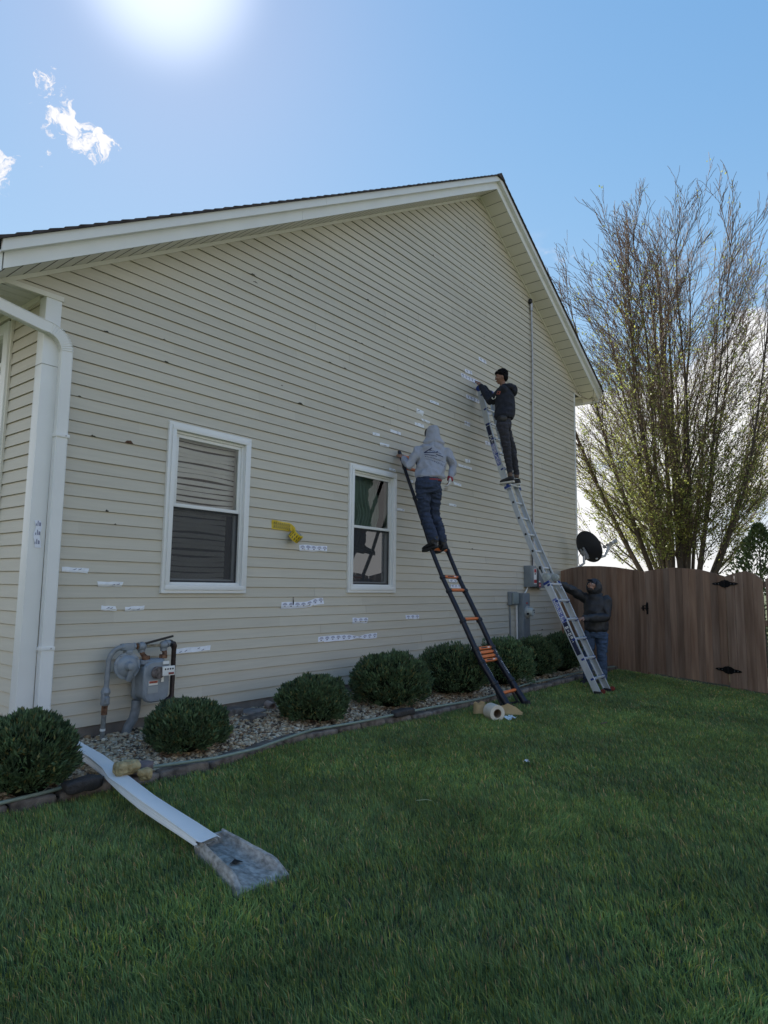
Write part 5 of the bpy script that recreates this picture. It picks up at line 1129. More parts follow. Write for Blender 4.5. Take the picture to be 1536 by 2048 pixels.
for s in (-1, 1):
    c = l2(1.70, s, True) + Vector((s * -.0, -.01, 0)); hg = empty('hinge', (0, 0, 0), None, None) if False else None
    q = MB(); cc_ = c + Vector((-.034 if s < 0 else .0, -.035, -.01)); q.loft([[cc_ + dx * d_ + (u_ * math.cos(t) + v_ * math.sin(t)) * r_ for t in [2 * math.pi * j / 26 for j in range(26)]] for d_, r_ in ((-.022, .05), (-.018, .062), (.018, .062), (.022, .05))]); ho = q.build('hinge', M('cast_aluminium', (.42, .46, .45), .5, .4, var=.15, scale=20), l2r, smooth=True, auto=30)
    q = MB(); q.tube([cc_ + dx * .020, cc_ + dx * .034], .016, 10); q.build('hinge_pin', galv, ho)
    al = along(1.8); q = MB(); q.tube([l2(1.76, s, True) + Vector((s * .016, 0, 0)), l2(1.86, s, True) + Vector((s * .016, 0, 0))], .010, 8); q.box(l2(1.84, s, True) + Vector((s * .022, 0, 0)), (.02, .03, .05)); q.build('lock_lever', black, ho)
    # blue collars, caps and wheels
    for z in (1.60, 3.19):
        al = along(z); nn_ = al.cross(Vector((1, 0, 0))).normalized(); q = MB(); q.box(l2(z, s) , (.040, .104, .040), (Vector((1, 0, 0)), nn_, al)); q.build('collar', blu, l2r, bevel=.004)
    al = along(5.0); nn_ = al.cross(Vector((1, 0, 0))).normalized(); q = MB(); q.tube([l2(5.04, s) + Vector((-.022, 0, 0)), l2(5.04, s) + Vector((.022, 0, 0))], .058, 20); q.build('end_cap', blu, l2r, smooth=True, auto=40)
    q = MB(); q.box(l2(.03, s) + Vector((0, 0, .0)), (.036, .11, .06), (Vector((1, 0, 0)), Vector((0, 1, 0)), Vector((0, 0, 1)))); q.build('foot', black, l2r, bevel=.006)
    wc = l2(.02, s) + Vector((s * .0 + .06, -.05, .035)); q = MB(); q.tube([wc + Vector((-.012, 0, 0)), wc + Vector((.012, 0, 0))], .034, 22); q.build('wheel', M('red_wheel', (.20, .035, .022), .55, var=.2), l2r, smooth=True, auto=40)
# stickers on the side of the left rails
def sticker(z0, z1, top, name, m, par, off=.0175, dv=(-.36, .36), seed=1, glyph=True):
    q = MB(); n = 10; vs = []; 
    for i in range(n + 1):
        z = z0 + (z1 - z0) * i / n; al = along(z); nn_ = al.cross(Vector((1, 0, 0))).normalized(); nn_ = nn_ if nn_.y < 0 else -nn_; c = l2(z, -1) + Vector((-off, 0, 0))
        vs += [c + nn_ * dv[0] * .098, c + nn_ * dv[1] * .098]
    q.add(vs, [(2 * i, 2 * i + 1, 2 * i + 3, 2 * i + 2) for i in range(n)]); so_ = q.build(name, m, par)
    return so_
navy = M('navy_sticker', (.010, .016, .055), .4, var=.2); bluw = M('blue_white_print', (.16, .19, .48), .5, var=.5, scale=90)
def glyphs(z0, z1, n, par, m, hv=.26, seed=2):
    r_ = ngz(seed); q = MB()
    for i in range(n):
        z = z0 + (z1 - z0) * (i + .5) / n; al = along(z); nn_ = al.cross(Vector((1, 0, 0))).normalized(); nn_ = nn_ if nn_.y < 0 else -nn_; c = l2(z, -1) + Vector((-.0192, 0, 0)); hh = abs(z1 - z0) / n * .36; wv = .098 * hv
        full = [(-1, -1, -.45, 1), (.45, -1, 1, 1), (-.45, .5, .45, 1), (-.45, -1, .45, -.5), (-.45, -.2, .45, .2)]
        keep = [k for k in full if r_.random() < .72] or full[:1]
        for (a0, b0_, a1, b1) in keep: q.add([c + nn_ * a0 * wv + al * b0_ * hh, c + nn_ * a1 * wv + al * b0_ * hh, c + nn_ * a1 * wv + al * b1 * hh, c + nn_ * a0 * wv + al * b1 * hh], [(0, 1, 2, 3)])
    q.build('lettering', m, par)
s_ = sticker(.55, 1.01, 0, 'black_sticker', navy, r1[-1]); glyphs(.72, .96, 5, s_, wt_); s_ = sticker(1.012, 1.36, 0, 'blue_sticker', bluw, r1[-1]); glyphs(1.03, 1.34, 13, s_, wt_, .25, 4)
s_ = sticker(4.32, 4.36, 0, 'black_sticker', navy, r1[-1, 't']); s_ = sticker(3.98, 4.31, 0, 'black_sticker', navy, r1[-1, 't']); glyphs(3.99, 4.14, 5, s_, wt_); s_ = sticker(3.58, 3.978, 0, 'blue_sticker', bluw, r1[-1, 't']); glyphs(3.60, 3.96, 14, s_, wt_, .25, 6)
# ------------------------------------------------------------------ people
DG = bpy.context.evaluated_depsgraph_get
def organic(q, name, m, parent, voxel=.006, smooth=3, wr=0., wscale=11., seed=0, stretch=(1, 1, 1), dec=1.0, fac=.5):
    me = bpy.data.meshes.new('tmp'); me.from_pydata([tuple(v) for v in q.v], [], q.f); o = bpy.data.objects.new('tmp', me); C.objects.link(o)
    bm = bmesh.new(); bm.from_mesh(me); bmesh.ops.recalc_face_normals(bm, faces=bm.faces); bm.to_mesh(me); bm.free()
    r_ = o.modifiers.new('r', 'REMESH'); r_.mode = 'VOXEL'; r_.voxel_size = voxel; r_.use_smooth_shade = True
    if smooth: s_ = o.modifiers.new('s', 'SMOOTH'); s_.iterations = smooth; s_.factor = fac
    if dec < 1: d_ = o.modifiers.new('d', 'DECIMATE'); d_.ratio = dec
    bpy.context.view_layer.update(); ev = o.evaluated_get(DG()); me2 = bpy.data.meshes.new_from_object(ev); bpy.data.objects.remove(o); me2.name = name
    off = wloc(parent)
    if wr:
        nv = [(v.co.copy(), v.normal.copy()) for v in me2.vertices]
        for v, (c, n_) in zip(me2.vertices, nv):
            p = Vector((c.x * stretch[0], c.y * stretch[1], c.z * stretch[2])) * wscale + Vector((seed * 7.3, 0, 0))
            a = 1 - abs(mnoise.noise(p)) * 2.2; b = mnoise.noise(p * 2.3 + Vector((3, 1, 2)))
            v.co = c + n_ * (wr * (a - .5) + wr * .5 * b)
    for v in me2.vertices: v.co -= off
    me2.materials.clear(); me2.materials.append(m)
    for p in me2.polygons: p.use_smooth = True
    ob = bpy.data.objects.new(name, me2); C.objects.link(ob); ob.parent = parent; return ob
def limb(q, pts, rad, n=16, squash=1., uu=None):
    q.tube(pts, rad, n, squash=squash, uu=uu)
    for p, r_ in ((pts[0], rad[0]), (pts[-1], rad[-1])): q.ell(p, (r_ * .99,) * 3, n=12, m=8)
def oval(c, side, front, a, b, n=28, flat=.0):
    return [Vector(c) + side * math.cos(t) * a + front * math.sin(t) * b for t in [2 * math.pi * j / n for j in range(n)]]
def torso(q, lv):    # list of (centre, side, front, half width, half depth)
    q.loft([oval(c, s.normalized(), f.normalized(), a, b) for c, s, f, a, b in lv])
def hand(q, w, d, nrm, curl=.6, side=1, scale=1., tcurl=.5):
    """w wrist, d direction of the palm, nrm = palm normal (the way fingers curl), side = thumb side sign"""
    w = Vector(w); d = Vector(d).normalized(); nrm = Vector(nrm); nrm = (nrm - d * nrm.dot(d)).normalized(); s_ = d.cross(nrm) * side
    S = scale; q.ell(w + d * .045 * S, (.040 * S, .050 * S, .017 * S), (s_, d, nrm), n=16, m=10); q.tube([w - d * .03, w + d * .02 * S], [.024 * S, .026 * S], 12)
    for k, (o_, ln) in enumerate(((.030, .068), (.010, .076), (-.011, .070), (-.030, .056))):
        p = w + d * .080 * S + s_ * o_ * S; dd = (d + s_ * o_ * 3).normalized(); pts = [w + d * .045 * S + s_ * o_ * .9 * S, p]; rr = [.0095 * S, .0092 * S]
        for j, f_ in enumerate((.45, .32, .23)):
            a = curl * (.55, .9, .7)[j] * (1 + .12 * k); dd = (dd * math.cos(a) + nrm * math.sin(a)).normalized(); p = p + dd * ln * f_ * S; pts.append(p); rr.append((.0086, .0078, .0062)[j] * S)
        q.tube(pts, rr, 8); q.ell(pts[-1], (rr[-1],) * 3, n=8, m=6)
    t0 = w + d * .018 * S + s_ * .026 * S; td = (d * .55 + s_ * .75 + nrm * .25 * tcurl).normalized(); t1 = t0 + td * .034 * S; td2 = (d * .85 + s_ * .25 + nrm * .5 * tcurl).normalized(); t2 = t1 + td2 * .028 * S; t3 = t2 + (td2 + nrm * .3 * tcurl).normalized() * .022 * S
    q.tube([t0, t1, t2, t3], [.014 * S, .0115 * S, .010 * S, .007 * S], 8); q.ell(t3, (.007 * S,) * 3, n=8, m=6)
def head(q, c, F, U, s=1.):
    F = Vector(F).normalized(); U = Vector(U); U = (U - F * U.dot(F)).normalized(); X_ = F.cross(U); ax = (X_, F, U)
    q.ell(c, (.074 * s, .094 * s, .100 * s), ax, n=22, m=16); q.ell(c - U * .052 * s + F * .028 * s, (.056 * s, .058 * s, .060 * s), ax, n=16, m=12); q.ell(c - U * .095 * s + F * .062 * s, (.022 * s, .020 * s, .018 * s), ax)
    q.loft([oval(c + U * (.022 - .052 * t) * s + F * (.086 + .0) * s, X_, F, (.007 + .008 * t) * s, (.010 + .018 * t) * s, 10) for t in (0, .5, .85, 1)]); q.ell(c + F * .060 * s + U * .030 * s, (.055 * s, .030 * s, .012 * s), ax)
    for sg in (-1, 1):
        q.ell(c + X_ * sg * .074 * s - U * .012 * s - F * .008 * s, (.010 * s, .020 * s, .031 * s), ax, n=10, m=8); q.ell(c + X_ * sg * .040 * s + F * .062 * s - U * .025 * s, (.026 * s, .020 * s, .02 * s), ax)
    q.ell(c - U * .058 * s + F * .088 * s, (.024 * s, .012 * s, .006 * s), ax, n=10, m=8); q.ell(c - U * .070 * s + F * .085 * s, (.020 * s, .012 * s, .007 * s), ax, n=10, m=8)
    return ax
def face_parts(c, F, U, parent, s=1., brow=True):
    F = Vector(F).normalized(); U = Vector(U); U = (U - F * U.dot(F)).normalized(); X_ = F.cross(U); ax = (X_, F, U)
    for sg in (-1, 1):
        q = MB(); q.ell(c + X_ * sg * .031 * s + F * .082 * s + U * .004 * s, (.013 * s, .009 * s, .007 * s), ax, n=12, m=8); e = q.build('eye', M('eye_white', (.60, .57, .54), .3), parent, smooth=True)
        q = MB(); q.ell(c + X_ * sg * .031 * s + F * .089 * s + U * .004 * s, (.006 * s, .004 * s, .006 * s), ax, n=10, m=6); q.build('iris', M('dark_iris', (.02, .012, .01), .2), e, smooth=True)
        if brow: q = MB(); q.ell(c + X_ * sg * .033 * s + F * .088 * s + U * .028 * s, (.020 * s, .006 * s, .004 * s), ax, n=10, m=6); q.build('eyebrow', M('black_hair', (.006, .0055, .006), .75, var=.5, scale=60, spec=.15), parent, smooth=True)
    q = MB(); q.ell(c - U * .063 * s + F * .094 * s, (.021 * s, .007 * s, .004 * s), ax, n=10, m=6); q.build('lips', M('lips', (.20, .075, .065), .5), parent, smooth=True)
def shoe(heel, toe, parent, up=(0, 0, 1), w=.048, um=None, sm=None, hi=.10, name='shoe'):
    heel, toe = Vector(heel), Vector(toe); d = (toe - heel).normalized(); ln = (toe - heel).length; up = Vector(up); up = (up - d * up.dot(d)).normalized(); X_ = d.cross(up)
    q = MB(); rings = []
    for t, ww, hh in ((-.03, .5, .035), (0, .74, .075), (.12, .86, hi), (.30, .84, hi * .98), (.45, .82, .078), (.6, .95, .066), (.8, 1.0, .055), (.93, .84, .045), (1.0, .50, .032)):
        c = heel + d * ln * t; rings.append([c + X_ * ww * w * math.cos(a) + up * (hh * .5 + hh * .5 * math.sin(a)) for a in [2 * math.pi * j / 16 for j in range(16)]])
    q.loft(rings); o = organic(q, name, um, parent, .005, 2, .001, 30)
    q = MB(); rings = []
    for t, ww in ((-.04, .5), (0, .8), (.15, .92), (.4, .86), (.62, 1.02), (.82, 1.06), (.95, .86), (1.02, .5)):
        c = heel + d * ln * t - up * .012; rings.append([c + X_ * ww * w * math.cos(a) + up * .014 * (1 if math.sin(a) > 0 else -1) * min(1, abs(math.sin(a)) * 3) for a in [2 * math.pi * j / 16 for j in range(16)]])
    q.loft(rings); q.build('sole', sm, o, smooth=True, auto=40)
    return o
def decal(target, m, name, origin, u, v, d, strokes, wd=.004, lift=.0025):
    from mathutils.bvhtree import BVHTree
    off = wloc(target); me_ = target.data; tr = BVHTree.FromPolygons([tuple(x.co + off) for x in me_.vertices], [tuple(p.vertices) for p in me_.polygons])
    q = MB(); d = Vector(d).normalized(); u = Vector(u); v = Vector(v)
    for st in strokes:
        w_ = st[0] * wd
        pts = st[1:]
        for (a, b) in zip(pts[:-1], pts[1:]):
            A = Vector((a[0], a[1])); B_ = Vector((b[0], b[1])); t = (B_ - A); L_ = max(t.length, 1e-6); t /= L_; nn = Vector((-t.y, t.x)); k = max(1, int(L_ / .012)); row = []
            for i in range(k + 1):
                c = A + t * L_ * i / k
                for s_ in (-1, 1):
                    p2 = c + nn * s_ * w_; o_ = origin + u * p2.x + v * p2.y; hit = tr.ray_cast(o_ - d * .5, d)
                    row.append(hit[0] - d * lift if hit[0] else o_)
            q.add(row, [(2 * i, 2 * i + 1, 2 * i + 3, 2 * i + 2) for i in range(k)])
    return q.build(name, m, target)
skin1 = M('skin_tan', (.34, .185, .125), .55, var=.10, scale=12); skin2 = M('skin_brown', (.24, .125, .085), .55, var=.10, scale=12)
hairm = M('black_hair', (.006, .0055, .006), .75, var=.5, scale=60, spec=.15)
UPV = Vector((0, 0, 1))
# ---- man on the black ladder, grey hoodie
p1 = empty('person', (7.6, -.66, 2.04), 'man seen from behind in a grey hooded sweatshirt and jeans, standing on the black ladder', 'person')
hc = Vector((7.72, -.545, 3.705)); F1 = Vector((.62, .75, -.18)); fb = Vector((.60, .80, 0)); sb = Vector((.80, -.60, 0))
nk = Vector((7.665, -.585, 3.545)); ch = Vector((7.645, -.585, 3.40)); wa = Vector((7.56, -.62, 3.14)); hm = Vector((7.51, -.64, 3.04)); hp_ = Vector((7.485, -.635, 2.95))
sL, sR = Vector((7.475, -.475, 3.485)), Vector((7.84, -.70, 3.50)); eL, eR = Vector((7.31, -.42, 3.215)), Vector((7.90, -.79, 3.265)); wL, wR = Vector((7.49, -.19, 3.385)), Vector((7.81, -.80, 3.075))
hL, hR = Vector((7.41, -.60, 2.90)), Vector((7.575, -.68, 2.90)); kL, kR = Vector((7.47, -.585, 2.545)), Vector((7.67, -.62, 2.555)); aL, aR = Vector((7.535, -.70, 2.16)), Vector((7.745, -.705, 2.165))
q = MB(); head(q, hc, F1, UPV); q.tube([nk - Vector((0, 0, .03)), hc - Vector((0, 0, .04))], [.055, .058], 14)
torso(q, [(nk, sb, fb, .06, .055), (ch + Vector((0, 0, .04)), sb, fb, .14, .08), (ch, sb, fb, .15, .09), (wa, sb, fb, .13, .09), (hp_, sb, fb, .14, .10), (hp_ - Vector((0, 0, .08)), sb, fb, .12, .08)])
dz_ = Vector((0, 0, -.035)); limb(q, [sL + dz_, eL, wL], [.045, .04, .027]); limb(q, [sR + dz_, eR, wR], [.045, .04, .027]); limb(q, [hL, kL, aL], [.075, .05, .035]); limb(q, [hR, kR, aR], [.075, .05, .035])
hand(q, wL, (.12, .55, .45), (.2, .5, -.9), .9, 1); hand(q, wR, (-.35, -.02, -.9), (-.5, .8, .1), .5, 1)
organic(q, 'body', skin1, p1, .006, 2)
hoodm = M('heather_grey_fleece', (.35, .365, .42), .9, var=.10, scale=130, bump=.25, bscale=300, detail=3)
q = MB(); torso(q, [(hm - Vector((0, 0, .012)), sb, fb, .178, .140), (hm + Vector((0, 0, .02)), sb, fb, .200, .158), (wa, sb, fb, .215, .165), (ch - Vector((0, 0, .10)), sb, fb, .218, .158), (ch, sb, fb, .214, .145), (ch + Vector((0, 0, .06)), sb, fb, .205, .125), (ch + Vector((0, 0, .10)), sb, fb, .205, .11), (nk - Vector((0, 0, .01)), sb, fb, .175, .10), (nk + Vector((0, 0, .025)), sb, fb, .125, .09), (nk + Vector((0, 0, .05)), sb, fb, .08, .08)])
q.ell(wa - Vector((0, 0, .06)) - fb * .01, (.216, .168, .09), (sb, fb, UPV), n=20, m=12)
dz_ = Vector((0, 0, -.035)); limb(q, [sL + dz_, sL * .5 + eL * .5 + dz_ * .3, eL, eL * .5 + wL * .5, wL - (wL - eL) * .08], [.076, .072, .062, .054, .040]); limb(q, [sR + dz_, sR * .5 + eR * .5 + dz_ * .3, eR, eR * .5 + wR * .5, wR], [.076, .072, .066, .056, .041])
hd = organic(q, 'hoodie', hoodm, p1, .0075, 7, .020, 6.5, 1, (1.2, 1.2, 1.0))
q = MB(); F1n = F1.normalized(); X_ = F1n.cross(UPV).normalized(); U_ = X_.cross(F1n)
rr_ = []
for t, z_, f_, a, b in ((0, .140, -.02, .020, .02), (.1, .128, -.02, .062, .07), (.2, .10, -.015, .086, .100), (.35, .05, -.012, .100, .116), (.5, .0, -.016, .103, .120), (.6, -.045, -.028, .112, .120), (.72, -.09, -.045, .140, .112), (.86, -.125, -.06, .168, .098), (1, -.165, -.075, .15, .06)):
    rr_.append(oval(hc + UPV * z_ + F1n * f_ * 1.1, (X_ * (1 - t) + sb * t).normalized(), (F1n * (1 - t) + fb * t).normalized(), a, b, 26))
q.loft(rr_); q.ell(nk + Vector((0, 0, -.035)) - fb * .085 + sb * .03, (.075, .035, .055), (sb, fb, UPV), n=20, m=12); organic(q, 'hood', hoodm, p1, .007, 4, .005, 12, 2)
q = MB(); q.ell(hc + F1n * .030 + UPV * .050 - sb * .040, (.074, .085, .080), (X_, F1n, U_), n=20, m=14); q.ell(hc + sb * .112 + UPV * -.035 + F1n * .03, (.030, .045, .018), (sb, fb, UPV), n=14, m=8); q.ell(hc + F1n * .05, (.09, .08, .06), (X_, F1n, U_)); organic(q, 'cap', black, p1, .006, 2)
jeans1 = M('dark_denim', (.028, .042, .082), .85, var=.30, scale=26, bump=.2, bscale=250)
q = MB(); torso(q, [(hp_ + Vector((0, 0, .10)), sb, fb, .165, .130), (hp_ + Vector((0, 0, .02)), sb, fb, .185, .148), (hp_ - Vector((0, 0, .07)), sb, fb, .182, .150), (hp_ - Vector((0, 0, .13)), sb, fb, .125, .11)])
for h_, k_, a_ in ((hL, kL, aL), (hR, kR, aR)): limb(q, [h_, h_ * .6 + k_ * .4 , k_, k_ * .5 + a_ * .5, a_ + Vector((0, 0, .02))], [.108, .100, .080, .078, .068])
organic(q, 'jeans', jeans1, p1, .0075, 7, .015, 8, 3, (1, 1, 1.9))
q = MB(); torso(q, [(hm + Vector((0, 0, .002)) - Vector((0, 0, .02)), sb, fb, .182, .148), (hm - Vector((0, 0, .045)), sb, fb, .180, .148)]); organic(q, 'red_shirt_hem', M('red_cloth', (.26, .045, .05), .85, var=.2, scale=20), p1, .006, 2, .002)
btm = M('black_boot_leather', (.014, .014, .017), .5, var=.3, scale=25)
for a_, tv in ((aL, Vector((.05, .255, -.055))), (aR, Vector((.13, .245, -.065)))):
    hl = Vector((a_.x - .015, a_.y - .055, 2.083)); shoe(hl, hl + tv, p1, (0, .1, 1), .052, btm, rubber, .11, 'boot')
    q = MB(); q.tube([a_ - Vector((0, 0, .06)), a_ + Vector((0, 0, .06))], [.058, .064], 16); q.ell(a_, (.062, .066, .062)); organic(q, 'boot_shaft', btm, p1, .007, 2, .003, 20)
glv = M('white_glove', (.60, .58, .56), .85, var=.12, scale=30)
q = MB(); hand(q, wR, (-.35, -.02, -.9), (-.5, .8, .1), .5, 1, 1.45); organic(q, 'glove', glv, p1, .0045, 1)
q = MB(); w_ = wR + Vector((-.005, .0, -.0)); q.tube([wR + Vector((0, 0, .015)), wR + Vector((-.015, .0, -.045))], [.046, .044], 14); organic(q, 'red_cuff', M('red_knit', (.30, .02, .035), .8), p1, .005, 1)
# print on the back
O_ = Vector((7.635, -.60, 3.30)); uu = Vector((.78, -.62, 0)); K = 1 / 19.2 / 139
def zp(x, y): return ((x - 600) * K * 1.2, -(y - 640) * K * 1.15 + .06)
st = [[1.5, zp(515, 355), zp(275, 520), zp(560, 520)], [1.2, zp(470, 395), zp(440, 470)], [1.3, zp(560, 525), zp(620, 530), zp(710, 465)], [1.2, zp(630, 580), zp(880, 650)]]
gl_ = ngz(9)
for (x0, y0, x1, y1, n_, w_) in ((480, 440, 840, 560, 7, .8), (280, 585, 660, 650, 13, .6)):
    for i in range(n_):
        t = i / n_; x, y = x0 + (x1 - x0) * t, y0 + (y1 - y0) * t; st.append([w_, zp(x, y + 14), zp(x + 12, y - 12), zp(x + 20, y + 16)])
decal(hd, M('navy_print', (.012, .02, .07), .7), 'back_print', O_, uu, UPV, fb, st, .0046)
st = []
for (x0, y0, x1, y1, n_) in ((300, 665, 950, 830, 15), (310, 740, 940, 940, 13), (500, 820, 950, 1000, 8)):
    for i in range(n_):
        t = i / n_; x, y = x0 + (x1 - x0) * t, y0 + (y1 - y0) * t; s_ = 13
        for k in range(3): st.append([.8, zp(x + gl_.uniform(-s_, s_), y + gl_.uniform(-s_, s_)), zp(x + gl_.uniform(-s_, s_), y + gl_.uniform(-s_, s_))])
decal(hd, inkb, 'back_lettering', O_, uu, UPV, fb, st, .0046)

# ---- boy on the aluminium ladder
p2 = empty('person', (9.85, -.72, 3.24), 'black haired boy in black hooded top high on the aluminium ladder, pressing tape', 'person')
hc = Vector((9.545, -.685, 5.045)); F2 = Vector((-.58, .80, -.16)); fb = Vector((-.30, .95, 0)).normalized(); sb = Vector((.95, .30, 0)).normalized()
nk = Vector((9.585, -.715, 4.885)); ch = Vector((9.60, -.725, 4.70)); wa = Vector((9.58, -.735, 4.46)); hm = Vector((9.55, -.735, 4.335)); hp_ = Vector((9.545, -.73, 4.25))
sL, sR = Vector((9.455, -.77, 4.79)), Vector((9.74, -.67, 4.80)); eL, eR = Vector((9.53, -.475, 4.665)), Vector((9.80, -.40, 4.74)); wL, wR = Vector((9.57, -.275, 4.985)), Vector((9.70, -.26, 5.0))
hL, hR = Vector((9.46, -.755, 4.20)), Vector((9.63, -.70, 4.21)); kL, kR = Vector((9.545, -.775, 3.835)), Vector((9.86, -.71, 3.875)); aL, aR = Vector((9.685, -.765, 3.43)), Vector((9.975, -.735, 3.455))
q = MB(); head(q, hc, F2, UPV, .98); q.tube([nk - Vector((0, 0, .03)), hc - Vector((-.01, 0, .04))], [.050, .052], 14)
torso(q, [(nk, sb, fb, .055, .05), (ch + Vector((0, 0, .06)), sb, fb, .13, .07), (ch, sb, fb, .13, .08), (wa, sb, fb, .12, .08), (hp_, sb, fb, .13, .09), (hp_ - Vector((0, 0, .08)), sb, fb, .11, .08)])
limb(q, [sL, eL, wL], [.045, .036, .026]); limb(q, [sR, eR, wR], [.045, .036, .026]); limb(q, [hL, kL, aL], [.065, .045, .034]); limb(q, [hR, kR, aR], [.065, .045, .034])
hand(q, wL, (.10, .45, .75), (.25, .8, -.5), .75, 1); hand(q, wR, (-.10, .55, .65), (-.1, .8, -.5), .75, -1)
organic(q, 'body', skin2, p2, .0055, 2); face_parts(hc, F2, UPV, p2, .98)
blkh = M('black_fleece', (.016, .018, .028), .9, var=.25, scale=20, bump=.2, bscale=250)
q = MB(); torso(q, [(hm - Vector((0, 0, .02)), sb, fb, .170, .145), (hm + Vector((0, 0, .03)), sb, fb, .190, .170), (wa + Vector((0, 0, .02)), sb, fb, .188, .168), (ch - Vector((0, 0, .08)), sb, fb, .195, .168), (ch, sb, fb, .192, .155), (ch + Vector((0, 0, .08)), sb, fb, .175, .130), (nk - Vector((0, 0, .02)), sb, fb, .115, .085), (nk + Vector((0, 0, .015)), sb, fb, .070, .07)])
limb(q, [sL, sL * .5 + eL * .5, eL, eL * .5 + wL * .5, wL - (wL - eL) * .06], [.078, .076, .070, .062, .045]); limb(q, [sR, sR * .5 + eR * .5, eR, eR * .5 + wR * .5, wR - (wR - eR) * .06], [.078, .076, .070, .062, .045])
h2 = organic(q, 'hoodie', blkh, p2, .007, 5, .009, 7, 5)
q = MB(); bk = Vector((.58, -.78, 0)).normalized(); s2 = Vector((.78, .58, 0)); q.ell(nk + bk * .085 + Vector((0, 0, -.015)), (.120, .100, .070), (s2, bk, UPV), n=22, m=14); q.ell(nk + bk * .165 + Vector((0, 0, -.065)), (.095, .062, .100), (s2, bk, UPV), n=20, m=12); q.ell(nk + bk * .02 + Vector((0, 0, .01)), (.095, .085, .040), (s2, bk, UPV)); organic(q, 'hood', blkh, p2, .007, 4, .006, 14, 6)
pts2 = M('charcoal_trousers', (.034, .034, .046), .85, var=.3, scale=18, bump=.2, bscale=220)
q = MB(); torso(q, [(hp_ + Vector((0, 0, .12)), sb, fb, .135, .105), (hp_ + Vector((0, 0, .03)), sb, fb, .145, .118), (hp_ - Vector((0, 0, .05)), sb, fb, .150, .130), (hp_ - Vector((0, 0, .13)), sb, fb, .125, .105)])
for h_, k_, a_ in ((hL, kL, aL), (hR, kR, aR)): limb(q, [h_, h_ * .6 + k_ * .4, k_, k_ * .5 + a_ * .5, a_], [.090, .084, .072, .062, .046])
organic(q, 'trousers', pts2, p2, .007, 5, .009, 9, 7, (1, 1, 1.9))
q = MB(); q.ell(hp_ - sb * .135 + Vector((0, 0, .05)), (.045, .08, .085), (sb, fb, UPV)); organic(q, 'belt_pouch', black, p2, .006, 2, .002)
q = MB(); F2n = F2.normalized(); X_ = F2n.cross(UPV).normalized(); U_ = X_.cross(F2n); r_ = ngz(40)
q.ell(hc + U_ * .050 - F2n * .030, (.088, .098, .092), (X_, F2n, U_), n=22, m=14); q.ell(hc - U_ * .01 - F2n * .055, (.078, .062, .075), (X_, F2n, U_)); q.ell(hc + U_ * .082 + F2n * .050, (.062, .046, .034), (X_, F2n, U_))
for i in range(110):
    a = r_.uniform(0, 2 * math.pi); e = r_.uniform(.1, 1.3); d_ = (X_ * math.cos(a) * math.cos(e) + F2n * math.sin(a) * math.cos(e) + U_ * math.sin(e)).normalized()
    if d_.dot(F2n) > .8 and d_.dot(U_) < .15: continue
    b_ = hc + U_ * .045 - F2n * .018 + d_ * .086; q.tube([b_, b_ + d_ * .010 + U_ * .002 - F2n * .006, b_ + d_ * .020 - F2n * .016], [.016, .013, .005], 6)
organic(q, 'hair', hairm, p2, .0045, 1, .004, 40, 8)
for a_, tv in ((aL, Vector((-.03, .235, -.02))), (aR, Vector((-.05, .235, -.02)))):
    hl = Vector((a_.x + .01, a_.y - .06, 3.285)); shoe(hl, hl + tv, p2, (0, .08, 1), .047, M('black_sneaker', (.03, .028, .03), .7, var=.3, scale=20), M('white_sole', (.62, .57, .50), .6, var=.15, scale=20), .085, 'shoe')
    q = MB(); q.tube([a_ - Vector((0, 0, .07)), a_ + Vector((0, 0, .02))], [.040, .042], 12); organic(q, 'sock', M('brown_sock', (.14, .09, .07), .8), p2, .006, 1)
decal(h2, wt_, 'sleeve_logo', (sL + eL) * .5 + Vector((-.01, 0, 0)), (.62, -.78, 0), UPV, (.775, .62, 0), [[1.6] + [(-.045 + .026 * math.cos(t), -.045 + .022 * math.sin(t)) for t in [R(a) for a in range(150, 420, 30)]]], .0035)
decal(h2, M('red_patch', (.30, .09, .075), .8, var=.5, scale=90), 'sleeve_patch', (sL + eL) * .5, (.62, -.78, 0), UPV, (.775, .62, 0), [[7.0, (-.012, .015), (.040, .0)]], .0035)
q = MB(); a_, b_ = Vector((9.60, -.155, 5.05)), Vector((9.73, -.15, 5.10)); q.add([a_ + Vector((0, 0, -.02)), a_ + Vector((0, .0, .03)), b_ + Vector((0, 0, .03)), b_ + Vector((0, 0, -.02)), Vector((9.90, -.03, 5.20)), Vector((9.90, -.03, 5.16))], [(0, 1, 2, 3), (3, 2, 4, 5)]); q.build('tape_end', tapem, base=(9.7, -.1, 5.05), label='loose end of white tape held between the hands of the boy', cat='tape')

